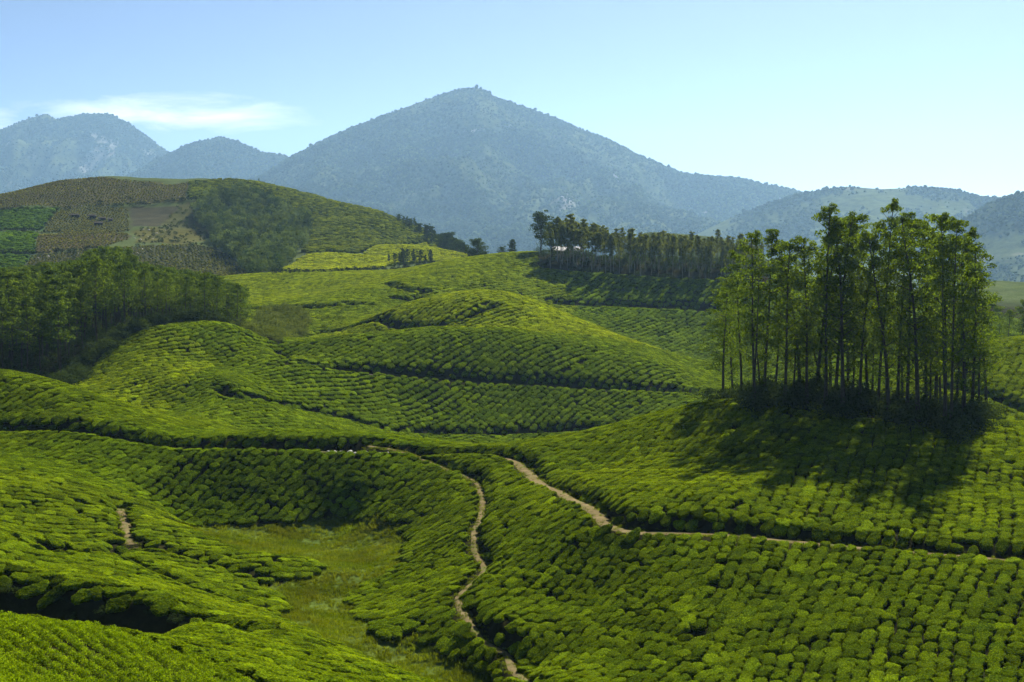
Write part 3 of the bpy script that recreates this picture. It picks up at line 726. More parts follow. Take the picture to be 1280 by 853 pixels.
for fi, (sd, az, dr, dl, size, tint, label) in enumerate(FIELDS):
    r = np.random.default_rng(900 + fi)
    sx, sy = seeds_xy[fi]
    R = 62 if sy < 260 else (90 if sy < 400 else 130)
    a = math.radians(az + r.uniform(-3, 3)); d = np.array((math.sin(a), math.cos(a))); nn = np.array((d[1], -d[0]))
    I, J = np.meshgrid(np.arange(-R, R, dr), np.arange(-R, R, dl), indexing='ij')
    J = J + r.uniform(0, dl, I.shape[0])[:, None]
    I = I + 0.055 * dr * r.normal(0, 1, I.shape) + 0.9 * dr * perlin(J / 26, I / 26, fi + 60)
    J = J + 0.16 * dl * r.normal(0, 1, I.shape)
    x = sx + I.ravel() * nn[0] + J.ravel() * d[0]; y = sy + I.ravel() * nn[1] + J.ravel() * d[1]
    ok = (y > 70) & (y < 640) & (np.abs(x) < 0.40 * y + 14)
    x, y = x[ok], y[ok]
    # each plant belongs to the field whose middle is closest (far fields are larger)
    wgt = np.clip(seeds_xy[:, 1], 120, 600) ** 0.0
    wx_, wy_ = x + 3 * perlin(x / 15, y / 15, 91), y + 3 * perlin(x / 15, y / 15, 92)
    own = np.argmin(np.hypot(wx_[:, None] - seeds_xy[None, :, 0], wy_[:, None] - seeds_xy[None, :, 1]) * wgt, 1) == fi
    x, y = x[own], y[own]
    for poly in (MEADOW, WOOD, SCRUB, YOUNG, BANK, GROVE2, BRIGHT, BRIGHT2):
        k = ~in_poly(x, y, poly); x, y = x[k], y[k]
    k = ~((y > 655)); x, y = x[k], y[k]
    k = ~near_road(x, y); x, y = x[k], y[k]
    k = r.uniform(0, 1, len(x)) > 0.012; x, y = x[k], y[k]
    # thinner under the grove's trees
    dg = np.hypot((x - GROVE_C[0]) / 17, (y - GROVE_C[1] - 8) / 11); k = (dg > 1) | (r.uniform(0, 1, len(x)) > 0.45); x, y = x[k], y[k]
    n = len(x)
    if n == 0: continue
    big = 1 + 0.12 * perlin(x / 7, y / 7, 70 + fi)
    s = size * r.uniform(0.86, 1.15, n) * big
    scl = np.c_[s * dr / size * 0.90 * r.uniform(0.92, 1.08, n), s * dl / size * 1.22 * r.uniform(0.80, 1.45, n), 0.80 * size * r.uniform(0.90, 1.10, n)]
    rot = slope_rot(x, y, 1.0, r, spin=-a + np.pi * r.integers(0, 2, n) + 0.25 * r.normal(0, 1, n))
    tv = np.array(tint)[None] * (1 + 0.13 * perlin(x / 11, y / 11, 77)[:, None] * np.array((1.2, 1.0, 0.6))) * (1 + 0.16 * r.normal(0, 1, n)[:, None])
    z = grid_z(x, y) - 0.06
    fieldpts.append((np.c_[x, y, z], rot, scl, np.clip(tv, 0.4, 2.3), r.integers(0, 7, n), label))

# the plants that show largest become individuals: nearest ones in view and not hidden by the ground
allP = np.concatenate([f[0] for f in fieldpts]); owner = np.concatenate([np.full(len(f[0]), i) for i, f in enumerate(fieldpts)])
local = np.concatenate([np.arange(len(f[0])) for f in fieldpts])
u_, v_, dd = project(allP[:, 0], allP[:, 1], allP[:, 2] + 0.6)
cand = np.where((u_ > 6) & (u_ < 1274) & (v_ < 846) & (v_ > 0) & (dd < 150))[0]
cand = cand[np.argsort(dd[cand])]
top = allP[cand] + np.array((0, 0, 0.9)); vis = np.ones(len(cand), bool)
for s in np.linspace(0.45, 0.985, 60):
    q = np.array((0, 0, CAM_Z)) * (1 - s) + top * s
    vis &= ~((q[:, 1] > Y0) & (grid_z(q[:, 0], q[:, 1]) + 0.5 * (s < 0.96) > q[:, 2]))
cand = cand[vis][:300]
BUSH_LABEL = {
    FIELDS[0][6]: ("clipped cushion-shaped tea bush in the lowest rows below the dirt road", "tea bushes in the lowest rows below the dirt road"),
    FIELDS[1][6]: ("clipped tea bush on the shaded slope beside the winding footpath", "tea bushes beside the footpath"),
    FIELDS[10][6]: ("flat topped tea bush on the near spur above the dark bank", "tea bushes above the dark bank"),
    FIELDS[11][6]: ("tea bush along the tapering tail of the near spur", "tea bushes on the tail of the near spur"),
    FIELDS[12][6]: ("loose rounded tea bush in the gully between dark bank and young tea", "tea bushes in the gully under the dark bank"),
}
chosen = [set() for _ in fieldpts]
for c in cand: chosen[owner[c]].add(int(local[c]))
for fi, (P, rot, scl, tv, pk, label) in enumerate(fieldpts):
    keep = np.ones(len(P), bool)
    if chosen[fi]: keep[list(chosen[fi])] = False
    near = np.median(P[:, 1]) < 260
    pr = BUSH_NEAR if near else BUSH_FAR
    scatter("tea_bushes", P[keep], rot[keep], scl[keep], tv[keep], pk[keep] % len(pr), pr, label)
    for i in sorted(chosen[fi]):
        o = link(bpy.data.objects.new("tea_bush", BUSH_NEAR[pk[i]].data))
        o.location = P[i]; o.rotation_euler = rot[i]; o.scale = scl[i]; o["tint"] = [float(q) for q in tv[i]]
        lab, grp = BUSH_LABEL.get(label, ("clipped cushion-shaped tea bush among the rows near the meadow", "tea bushes near the meadow"))
        tag(o, lab, "tea bush", grp)

# young tea on the near knoll: close rows of upright shoots
M_YOUNG = leaf_mat("young_tea_leaves", (0.075, 0.140, 0.004), (0.215, 0.315, 0.006), 0.42, 0.6, tint=True, spread=0.6)
def tuft(seed, n, leaf):
    r = np.random.default_rng(seed)
    P = np.c_[r.normal(0, 0.17, (n, 2)), r.uniform(0.05, 0.62, n)]; P[:, 2] *= np.exp(-2.0 * (P[:, 0] ** 2 + P[:, 1] ** 2))
    nr = np.c_[P[:, 0], P[:, 1], np.full(n, 0.35)]
    V, F = leaf_quads(P, nr, leaf, r, 0.42, 0.5)
    return V, F
YT = [proto("young_tea_shape", *tuft(300 + k, 170, 0.13), M_YOUNG) for k in range(4)]
r = np.random.default_rng(77)
a = math.radians(-42); d = np.array((math.sin(a), math.cos(a))); nn = np.array((d[1], -d[0]))
I, J = np.meshgrid(np.arange(-90, 90, 1.35), np.arange(-90, 90, 0.36), indexing='ij')
I = I + 0.05 * r.normal(0, 1, I.shape) + 1.2 * perlin(J / 30, I / 30, 66); J = J + 0.1 * r.normal(0, 1, I.shape)
x = -40 + I.ravel() * nn[0] + J.ravel() * d[0]; y = 92 + I.ravel() * nn[1] + J.ravel() * d[1]
k = (y > 60) & (np.abs(x) < 0.42 * y + 12); x, y = x[k], y[k]
k = in_poly(x, y, YOUNG) & (r.uniform(0, 1, len(x)) > 0.02); x, y = x[k], y[k]
n = len(x); s = r.uniform(0.8, 1.25, n) * (1 + 0.15 * perlin(x / 5, y / 5, 4))
scatter("young_tea", np.c_[x, y, grid_z(x, y) - 0.02], slope_rot(x, y, 0.5, r), np.c_[s, s, s * r.uniform(0.85, 1.2, n)], 1 + 0.12 * r.normal(0, 1, (n, 1)) * np.ones((1, 3)), r.integers(0, 4, n), YT, "light green young tea in fine close rows on the near knoll")

# tea on the far hill and the two bright terraces
def fill(polys, az, dr, dl, size, tint, seed, label, jit=0.12, jag=0.0, var=0.10, sz=0.8):
    r = np.random.default_rng(seed)
    pts = np.concatenate([np.array(p) for p in polys]); c = (pts.min(0) + pts.max(0)) / 2; R = np.linalg.norm(pts.max(0) - pts.min(0)) / 2 + 5
    a = math.radians(az); d = np.array((math.sin(a), math.cos(a))); nn = np.array((d[1], -d[0]))
    I, J = np.meshgrid(np.arange(-R, R, dr), np.arange(-R, R, dl), indexing='ij')
    I = I + jit * dr * r.normal(0, 1, I.shape) + 1.5 * dr * perlin(J / 40, I / 40, seed); J = J + 0.2 * dl * r.normal(0, 1, I.shape)
    x = c[0] + I.ravel() * nn[0] + J.ravel() * d[0]; y = c[1] + I.ravel() * nn[1] + J.ravel() * d[1]
    k = np.zeros(len(x), bool)
    for p in polys: k |= in_poly(x, y, p)
    x, y = x[k], y[k]
    k = (~in_poly(x, y, HWOOD)) & (y < 1285); x, y = x[k], y[k]; n = len(x)
    s = size * r.uniform(0.8, 1.25, n)
    tv = np.array(tint)[None] * (1 + var * perlin(x / 18, y / 18, seed + 1)[:, None]) * (1 + var * r.normal(0, 1, n)[:, None])
    return scatter("tea_bushes", np.c_[x, y, grid_z(x, y) - 0.1], slope_rot(x, y, 0.7, r), np.c_[s, s, s * sz], np.clip(tv, 0.3, 9.0), r.integers(0, 5, n), BUSH_FAR, label)
fill([BRIGHT], 8, 2.6, 1.7, 1.9, (2.3, 1.9, 0.9), 31, "bright yellow green tea terrace at the foot of the far hill", 0.05)
fill([BRIGHT2], 10, 2.6, 1.9, 1.9, (2.1, 1.75, 0.9), 32, "bright yellow green tea strip running up to the house")
fill([HGREEN], 84, 4.2, 2.6, 2.7, (1.1, 0.98, 2.4), 33, "dull green tea in contour rows over the far hill", 0.10)
fill([PATCH[0][0], PATCH[4][0], PATCH[5][0]], 80, 3.4, 1.9, 1.0, (1.65, 1.12, 7.0), 35, "brownish pruned tea in contour rows over the dry upper slopes", 0.10, var=0.2)
fill([PATCH[8][0]], 76, 3.4, 1.9, 1.0, (1.4, 1.02, 7.0), 36, "dull olive stubble rows below the dry slopes", 0.10, var=0.2)
fill([PATCH[1][0], PATCH[2][0], PATCH[3][0]], 82, 3.6, 2.4, 2.3, (0.75, 0.95, 1.8), 34, "dark green square tea blocks on the far hill", 0.08)
# ------------------------------------------------------------------ trees
def tube(path, rad, sides=6):
    path = np.asarray(path, float); n = len(path)
    d = np.gradient(path, axis=0); d /= np.linalg.norm(d, axis=1)[:, None] + 1e-9
    ref = np.where(np.abs(d[:, 2:3]) > 0.9, np.array([[1.0, 0, 0]]), np.array([[0, 0, 1.0]]))
    a = np.cross(d, ref); a /= np.linalg.norm(a, axis=1)[:, None] + 1e-9; b = np.cross(d, a)
    th = np.linspace(0, 2 * np.pi, sides, endpoint=False)
    V = path[:, None] + np.asarray(rad)[:, None, None] * (np.cos(th)[None, :, None] * a[:, None] + np.sin(th)[None, :, None] * b[:, None])
    idx = np.arange(n * sides).reshape(n, sides); nx = np.roll(idx, -1, 1)
    return V.reshape(-1, 3), np.stack([idx[:-1], nx[:-1], nx[1:], idx[1:]], -1).reshape(-1, 4)
def merge(parts):
    V, F, o = [], [], 0
    for v, f in parts: V.append(v); F.append(f + o); o += len(v)
    return np.concatenate(V), np.concatenate(F)
def clump(c, rx, rz, n, leaf, r, up=0.6):
    """leaves through a flattened cloud, most of them near its outer and upper side"""
    d = r.normal(0, 1, (n, 3)); d /= np.linalg.norm(d, axis=1)[:, None]
    d[:, 2] = np.where(r.uniform(0, 1, n) < 0.35, np.abs(d[:, 2]), d[:, 2])
    q = d * (r.uniform(0.15, 1, n) ** 0.45)[:, None]
    P = c + q * np.array((rx, rx, rz)); nr = q * 0.6 + np.array((0, 0, up))
    return leaf_quads(P, nr, leaf, r, 0.55, 0.75)
def tree_meshes(seed, H, crown0=0.35, R=3.0, limbs=24, leaf=0.3, per=80, r0=0.28, sides=7, prof="column", rc=(0.8, 1.35), lean=0.6, fork=False, tips=2):
    """tall tree: tapering bent trunk, limbs curving upward, leaf clouds at the limb ends"""
    r = np.random.default_rng(seed)
    t = np.linspace(0, 1, 15)
    wob = lean * r.normal(0, 1, 2); ph = r.uniform(0, 6, 2)
    def axis(f): return np.c_[wob[0] * f ** 1.6 + 0.18 * np.sin(f * 7 + ph[0]) * f, wob[1] * f ** 1.6 + 0.18 * np.sin(f * 6 + ph[1]) * f, f * H]
    rad = r0 * (1 - 0.86 * t) * (1 + 0.7 * np.exp(-t * 26)); ax = axis(t); ax[0, 2] = -0.8
    wood = [tube(ax, rad, sides)]; leaves = []
    if fork:
        f0 = 0.16; s = axis(np.array([f0]))[0]
        tt = np.linspace(0, 1, 9); dirv = r.normal(0, 1, 2); dirv /= np.linalg.norm(dirv)
        p = s + np.c_[dirv[0] * 2.0 * tt ** 0.7, dirv[1] * 2.0 * tt ** 0.7, tt * H * 0.62]
        wood.append(tube(p, r0 * 0.6 * (1 - 0.8 * tt), sides))
        for k in range(7):
            q = p[min(8, 3 + k)] if k < 6 else p[8]
            leaves.append(clump(q + r.normal(0, 0.9, 3), r.uniform(*rc), r.uniform(*rc) * 0.6, per, leaf, r))
    for k in range(limbs):
        f = crown0 + (0.97 - crown0) * ((k + r.uniform(0, 1)) / limbs) ** 0.85
        g = (f - crown0) / (1 - crown0)
        if prof == "column": w = (0.55 + 0.75 * math.sin(math.pi * min(1, 0.15 + g * 0.85))) * (1 - 0.35 * g)
        elif prof == "round": w = math.sqrt(max(0.05, 1 - (2 * g - 0.85) ** 2)) * 1.1
        else: w = 1.05 * (1 - g) + 0.12
        L = R * w * r.uniform(0.55, 1.12)
        az = k * 2.39996 + r.normal(0, 0.5); el = math.radians(r.uniform(18, 52))
        s = axis(np.array([f]))[0]; tt = np.linspace(0, 1, 5)
        out = np.array((math.cos(az), math.sin(az)))
        p = s + np.c_[out[0] * L * tt * math.cos(el) , out[1] * L * tt * math.cos(el), L * (tt * math.sin(el) * 0.6 + 0.45 * tt ** 2 * math.sin(el) )]
        wood.append(tube(p, max(0.02, r0 * 0.30 * (1 - 0.6 * f)) * (1 - 0.8 * tt) + 0.008, 4))
        sc = 0.75 + 0.45 * math.sin(math.pi * min(1, 0.2 + g))
        for j in range(tips):
            q = p[4] if j == 0 else p[2] + r.normal(0, 0.35, 3)
            rr = r.uniform(*rc) * sc
            leaves.append(clump(q + r.normal(0, 0.25, 3), rr, rr * r.uniform(0.42, 0.7), int(per * r.uniform(0.6, 1.2)), leaf, r))
    for k in range(3):
        leaves.append(clump(axis(np.array([1.0]))[0] + np.array((r.normal(0, 0.5), r.normal(0, 0.5), -0.35 * k)), rc[0] * (0.7 + 0.2 * k), rc[0] * 0.55, per, leaf, r))
    return merge(wood), merge(leaves)
M_BARK = plain_mat("dark_bark", (0.030, 0.024, 0.018), (0.075, 0.062, 0.048), 3.0, 0.9, 0.5, 0.05)
M_PALE = plain_mat("pale_bark", (0.16, 0.14, 0.11), (0.34, 0.31, 0.26), 1.5, 0.85, 0.3, 0.03)
M_OAK = leaf_mat("grove_leaves", (0.034, 0.066, 0.006), (0.128, 0.198, 0.014), 0.50, 0.6, spread=0.75)
M_WOODLEAF = leaf_mat("wood_leaves", (0.030, 0.060, 0.009), (0.100, 0.155, 0.018), 0.44, 0.6, spread=0.6)
M_GUM = leaf_mat("gum_leaves", (0.055, 0.080, 0.022), (0.160, 0.195, 0.048), 0.46, 0.6, spread=0.6)
M_DARKLEAF = leaf_mat("dark_leaves", (0.020, 0.038, 0.012), (0.055, 0.085, 0.022), 0.28, 0.6, spread=0.6)
def kit(name, n, mat_w, mat_l, **kw):
    out = []
    for k in range(n):
        kk = dict(kw); s0 = kk.pop("seed") + k
        (wv, wf), (lv, lf) = tree_meshes(s0, **kk)
        out.append((mesh_from(name + "_trunk", wv, wf, mat_w), mesh_from(name + "_crown", lv, np.ascontiguousarray(lf), mat_l)))
    return out
def plant(name, meshes, loc, sc, rz, label, cat="tree", group=None):
    root = link(bpy.data.objects.new(name, None)); root.empty_display_size = 0.5
    root.location = loc; root.rotation_euler = (0, 0, rz); root.scale = sc
    tag(root, label, cat, group)
    link(bpy.data.objects.new("trunk", meshes[0]), root); link(bpy.data.objects.new("crown", meshes[1]), root)
    return root

# the tall grove on the knoll: (base px, distance, top py, width factor, label or None)
GROVE = kit("grove", 9, M_BARK, M_OAK, seed=400, H=26.0, crown0=0.26, R=3.3, limbs=32, leaf=0.32, per=88, r0=0.25, lean=1.0) + kit("grove", 4, M_BARK, M_OAK, seed=430, H=26.0, crown0=0.18, R=3.5, limbs=34, leaf=0.32, per=86, r0=0.30, lean=1.3)
GROVE_FORK = kit("grove", 2, M_BARK, M_OAK, seed=440, H=24.0, crown0=0.22, R=3.2, limbs=30, leaf=0.32, per=88, r0=0.26, lean=1.2, fork=True)
GL = "tall slender tree with dark straight trunk inside the grove on the knoll"
gtrees = [
    (905, 205, 345, 0.9, "shorter spreading tree at the outer edge of the grove above the tea shoulder"), (928, 200, 312, 0.85, None), (944, 191, 285, 0.95, "forked tree with dark trunk where the knoll falls away to the hollow"),
    (957, 196, 284, 0.9, None), (983, 190, 296, 0.95, None), (1002, 197, 300, 0.9, None), (1010, 190, 292, 0.9, None), (1022, 196, 270, 0.95, None), (1034, 188, 251, 1.0, "tree with a small tufted top rising beside a broad dense crown in the grove"),
    (1046, 193, 262, 1.0, None), (1056, 186, 266, 1.0, None), (1062, 200, 268, 1.0, None), (1076, 189, 272, 0.95, None), (1086, 195, 268, 0.95, None), (1100, 190, 247, 0.9, "tallest tree of the grove with a narrow layered tip above its neighbours"),
    (1113, 184, 285, 0.95, None), (1124, 194, 272, 0.95, None), (1136, 188, 270, 0.95, None), (1150, 182, 263, 1.05, "thick trunked tree with a high broad crown in the middle of the grove"), (1160, 192, 272, 0.95, None), (1172, 196, 268, 1.0, None),
    (1184, 178, 261, 1.1, "tall flat topped tree with stout double trunk at the front of the grove"), (1192, 177, 268, 0.9, None), (1208, 183, 290, 0.95, None), (1218, 184, 297, 1.0, "yellowish leafy tree at the end of the grove facing the hill track"), (1236, 196, 312, 0.9, None),
    (952, 198, 385, 0.75, None), (993, 194, 398, 0.7, None), (1030, 199, 405, 0.75, None), (1068, 192, 395, 0.75, None), (1092, 200, 388, 0.7, None), (1130, 197, 392, 0.75, None), (1165, 187, 400, 0.7, None), (1205, 193, 385, 0.8, None), (1226, 190, 372, 0.75, None),
    (970, 206, 318, 0.85, None), (1040, 208, 290, 0.9, None), (1110, 206, 288, 0.9, None), (1178, 208, 292, 0.9, None), (918, 212, 352, 0.85, None), (1198, 199, 283, 0.9, None),
]
r = np.random.default_rng(5)
for i, (px, D, topy, wf, lab) in enumerate(gtrees):
    x = (px - CX) / F_PX * D
    z = float(grid_z(x, D)); ztop = at(px, topy, D)[2]
    fork = lab is not None and ("forked" in lab or "double trunk" in lab)
    ms = GROVE_FORK[i % 2] if fork else GROVE[(i * 5) % 13]
    h = (ztop - z) / ((24.0 if fork else 26.0) + 0.7)
    plant("tree", ms, (x, D, z), (wf * r.uniform(0.9, 1.1), wf * r.uniform(0.9, 1.1), h), r.uniform(0, 6.28), lab or (GL if topy < 365 else "short leafy understorey tree between the tall trunks of the grove"), "tree", "tall trees of the grove on the knoll" if topy < 365 else "understorey trees of the grove")

# wood on the lower left: many trees one by one
WOODK = kit("wood", 7, M_BARK, M_WOODLEAF, seed=500, H=21.0, crown0=0.38, R=3.0, limbs=18, leaf=0.48, per=42, r0=0.22, sides=5, lean=0.8, rc=(0.9, 1.5))
pts = []
r = np.random.default_rng(8)
def poisson(poly, dmin, n, r, tries=6000):
    P = np.array(poly); lo, hi = P.min(0), P.max(0); out = []
    for _ in range(tries):
        q = r.uniform(lo, hi)
        if not in_poly(np.array([q[0]]), np.array([q[1]]), poly)[0]: continue
        if out and np.min(np.hypot(*(np.array(out) - q).T)) < dmin: continue
        out.append(q)
        if len(out) >= n: break
    return np.array(out)
WOOD_IN = [at(a, 450, Y)[:2] for a, Y in [(-60, 322), (0, 322), (60, 316), (90, 322), (140, 342), (200, 353), (285, 363), (306, 385), (304, 450), (250, 500), (0, 505), (-60, 500)]]
wp = poisson(WOOD_IN, 4.0, 430, r, 16000)
WLAB = [("slim wood tree with open yellow green crown at the edge of the hillock", "trees at the wood's edge"), ("tree with tall trunk in the dense wood beside the hillock", "trees of the dense wood"), ("tree of the dense wood behind the long tea spur", "trees behind the tea spur")]
wspec = []
for i, (x, y) in enumerate(wp):
    z = float(grid_z(x, y)); u, v, d = project(x, y, z)
    line = np.interp(u, [-60, 0, 30, 60, 100, 118, 135, 160, 172, 200, 250, 285, 305], [330, 334, 330, 326, 322, 308, 304, 308, 324, 330, 338, 346, 356])
    hmax = at(u, line + r.uniform(0, 9), y)[2] - z
    s = min(hmax, r.uniform(16.5, 23.0) + (4 if y > 420 else 0)) / 21.6
    wspec.append((x, y, z, max(s, 0.5), u, i))
wspec.sort(key=lambda q: -(q[3] / q[1]) if -10 < q[4] < 320 else 0)
rest = []
for n_, (x, y, z, s, u, i) in enumerate(wspec):
    wd = s ** 0.6 * 1.05
    sc = (wd * r.uniform(0.9, 1.2), wd * r.uniform(0.9, 1.2), s); rz = r.uniform(0, 6.28)
    if n_ < 150:
        lab = WLAB[0] if (u > 230 and y < 400) else (WLAB[1] if u > 90 else WLAB[2])
        plant("tree", WOODK[i % 7], (x, y, z - 0.1), sc, rz, lab[0], "tree", lab[1])
    else: rest.append((x, y, z - 0.1, *sc, rz))
def tree_proto(ms):
    """trunk and crown of a kit tree joined, for the trees deeper in a wood"""
    import bmesh
    bm = bmesh.new(); bm.from_mesh(ms[0])
    for f in bm.faces: f.material_index = 1
    k = len(bm.faces); bm.from_mesh(ms[1]); bm.faces.ensure_lookup_table()
    for f in bm.faces[k:]: f.material_index = 0
    for f in bm.faces: f.smooth = True
    me = bpy.data.meshes.new("wood_tree_shape"); bm.to_mesh(me); bm.free()
    me.materials.append(ms[1].materials[0]); me.materials.append(ms[0].materials[0])
    return bpy.data.objects.new("wood_tree_shape", me)
WT = [tree_proto(m) for m in WOODK[:5]]
rest = np.array(rest); n = len(rest)
scatter("forest", rest[:, :3], np.c_[np.zeros((n, 2)), rest[:, 6]], rest[:, 3:6], np.ones((n, 3)), r.integers(0, 5, n), WT, "deeper trees of the dense wood merging into one dark mass")

# row of slender pale trunked trees on the far ridge
GUM = kit("gum", 6, M_PALE, M_GUM, seed=600, H=21.0, crown0=0.45, R=2.1, limbs=18, leaf=0.62, per=52, r0=0.20, sides=5, lean=0.5, rc=(0.8, 1.3))
r = np.random.default_rng(9)
toplist = np.array([(672, 290), (700, 276), (730, 280), (745, 284), (760, 290), (800, 294), (850, 295), (905, 300), (960, 305)], float)
k = 0; deep = []
for row in range(6):
    for px in np.arange(690 + row * 3, 955, 9.6):
        px = px + r.normal(0, 3.0); Dn = np.interp(px, [670, 760, 870, 960], [551, 546, 538, 528]) + row * 5.5 + r.uniform(-2, 2)
        x = (px - CX) / F_PX * Dn; z = float(grid_z(x, Dn)); ty = np.interp(px, toplist[:, 0], toplist[:, 1]) + r.normal(0, 4.2) + (3 if row == 0 else 0)
        h = max(10.0, at(px, ty, Dn)[2] - z) / 21.5
        if row > 1:
            deep.append((x, Dn, z - 0.1, r.uniform(0.85, 1.15) * h, r.uniform(0.85, 1.15) * h, h, r.uniform(0, 6.28)))
        else:
            plant("tree", GUM[k % 6], (x, Dn, z - 0.1), (r.uniform(0.85, 1.15) * h, r.uniform(0.85, 1.15) * h, h), r.uniform(0, 6.28),
              "slender pale trunked tree in the front row above the far tea slope" if row == 0 else "slender tree in the second row of the far tree belt", "tree", "front row of the far tree belt" if row == 0 else "second row of the far tree belt")
        k += 1
deep = np.array(deep); n = len(deep); GT = [tree_proto(m) for m in GUM[:4]]
scatter("forest", deep[:, :3], np.c_[np.zeros((n, 2)), deep[:, 6]], deep[:, 3:6], np.ones((n, 3)), r.integers(0, 4, n), GT, "deeper rows of the far tree belt")
BROAD = kit("broad", 4, M_BARK, M_DARKLEAF, seed=700, H=13.0, crown0=0.18, R=5.0, limbs=26, leaf=0.6, per=60, r0=0.35, sides=6, prof="round", rc=(1.2, 2.0), lean=0.4)
CONE = kit("cone", 3, M_BARK, M_DARKLEAF, seed=720, H=9.0, crown0=0.10, R=2.2, limbs=26, leaf=0.5, per=30, r0=0.16, sides=5, prof="cone", rc=(0.5, 0.9), lean=0.2)
def single(px, base_py, top_py, D, kind, H0, width, label, cat="tree", group=None, name="tree", rr=None):
    x = (px - CX) / F_PX * D; z = float(grid_z(x, D)); zt = at(px, top_py, D)[2]
    h = max(1.5, zt - z) / H0
    return plant(name, kind, (x, D, z - 0.15), (h * width, h * width, h), (px * 1.7) % 6.28, label, cat, group)
single(676, 318, 264, 572, BROAD[0], 14.0, 0.85, "big dark round crowned tree standing beside the small house")
single(690, 318, 276, 560, BROAD[1], 14.0, 0.7, "lighter leafy tree in front of the big dark tree")
single(640, 316, 299, 590, CONE[0], 9.5, 1.5, "dark conical tree behind the ridge between bushes and house")
single(628, 318, 308, 585, BROAD[2], 14.0, 1.6, "low rounded bushy tree on the ridge next to the conical tree")
single(597, 316, 297, 640, BROAD[3], 14.0, 0.8, "small round headed tree standing alone beyond the ridge")
single(606, 322, 314, 600, BROAD[1], 14.0, 2.0, "dark spreading bush where the bright terrace meets the ridge", "bush", name="bush")
single(590, 322, 310, 640, BROAD[0], 14.0, 1.2, "grey green bush under the lone round headed tree", "bush", name="bush")
# trees along the shoulder of the far hill
r = np.random.default_rng(19)
for i in range(24):
    f = i / 23.0
    px = 500 + 92 * f + r.normal(0, 1.5); y0 = np.interp(px, [470, 540, 592], [266, 294, 320])
    D = np.interp(px, [470, 540, 592], [985, 915, 800]) - r.uniform(0, 25)
    single(px, y0, y0 - r.uniform(5, 11) - (1 if i % 5 else 4), D, CONE[i % 3] if i % 3 else BROAD[i % 4], 9.5 if i % 3 else 14, r.uniform(0.9, 1.3), "small dark tree in the line along the far hill's shoulder", "tree", "line of trees along the far hill's shoulder")
# copse among the bright terraces
for i in range(13):
    px = 490 + 52 * (i / 12.0) + r.normal(0, 2); D = 690 + r.uniform(-12, 22)
    single(px, 333, 313 + r.uniform(-6, 6) + abs(px - 495) * 0.08, D, BROAD[i % 4] if i % 2 else CONE[i % 3], 14 if i % 2 else 9.5, 0.75 if i % 2 else 1.0, "dark tree in the small copse among the bright tea terraces", "tree", "copse among the bright terraces")
single(103, 236, 224, 1092, CONE[0], 9.5, 1.0, "lone slim tree on the brown summit of the far hill")
single(101, 242, 236, 1060, CONE[1], 9.5, 1.2, "short shrub just below the lone summit tree", "shrub", name="shrub")
single(233, 232, 225, 1085, CONE[2], 9.5, 1.6, "tiny dark tree on the crest where brown slope meets green")
single(325, 234, 222, 1062, CONE[1], 9.5, 0.6, "very thin lone tree on the green crest of the far hill")
# trees behind the grove at the edge
for i, (px, D, ty) in enumerate([(1238, 330, 372), (1252, 345, 380), (1262, 338, 385), (1275, 350, 372), (1290, 345, 375), (1305, 350, 368), (1228, 320, 385), (1320, 340, 372)]):
    single(px, 425, ty, D, WOODK[i % 7], 21.8, 1.3, "dark tree in the clump behind the hill with the pale track", "tree", "clump of trees behind the hill track")

# undergrowth: shrubs below the grove, at the wood's foot, in the gully
def shrub(seed, n, leaf, flat=0.75):
    r = np.random.default_rng(seed); parts = []
    for k in range(9):
        c = np.array((r.normal(0, 0.35), r.normal(0, 0.35), 0.35 + abs(r.normal(0, 0.28))))
        parts.append(clump(c, r.uniform(0.25, 0.45), r.uniform(0.22, 0.36), n, leaf, r))
    return merge(parts)
SHR = [proto("shrub_shape", *shrub(800 + k, 60, 0.11), M_DARKLEAF) for k in range(4)]
M_SCRUB = leaf_mat("scrub_leaves", (0.045, 0.070, 0.016), (0.115, 0.150, 0.035), 0.4, 0.6, spread=0.5)
SCR = [proto("scrub_shape", *shrub(820 + k, 55, 0.12), M_SCRUB) for k in range(4)]
def spread(name, x, y, smin, smax, protos, label, r, hz=1.0):
    n = len(x); s = r.uniform(smin, smax, n)
    return scatter(name, np.c_[x, y, grid_z(x, y) - 0.1], np.c_[np.zeros((n, 2)), r.uniform(0, 6.28, n)], np.c_[s, s, s * hz * r.uniform(0.8, 1.2, n)], np.ones((n, 3)), r.integers(0, len(protos), n), protos, label)
r = np.random.default_rng(41)
gx = np.concatenate([(np.array(px) - CX) / F_PX * D + r.normal(0, 1.0, 1) for px, D, *_ in gtrees for _ in range(7)]).ravel()
gy = np.concatenate([D + 4 * r.normal(0, 1, 1) + 1 for px, D, *_ in gtrees for _ in range(7)]).ravel()
spread("undergrowth", gx, gy, 1.0, 3.2, SHR, "dark undergrowth at the feet of the grove trees", r, 1.1)
q = poisson(WOOD_IN, 2.4, 900, r, 5000); edge = np.array([at(a, 450, Y)[:2] for a, Y in [(-60, 318), (0, 318), (60, 312), (88, 318), (138, 337), (198, 348), (283, 358)]])
ex = np.interp(np.linspace(0, 6, 220), np.arange(7), edge[:, 0]) + r.normal(0, 1.2, 220); ey = np.interp(np.linspace(0, 6, 220), np.arange(7), edge[:, 1]) + r.normal(1.5, 1.5, 220)
spread("undergrowth", np.r_[q[:, 0], ex], np.r_[q[:, 1], ey], 1.4, 3.6, SHR, "dark undergrowth on the floor of the dense wood", r, 1.1)
q = poisson(SCRUB, 2.0, 300, r, 6000)
spread("scrub", q[:, 0], q[:, 1], 1.2, 3.6, SCR, "grey green scrub filling the gully behind the hillock", r, 1.0)
q = poisson(GROVE2, 3.0, 500, r, 4000)
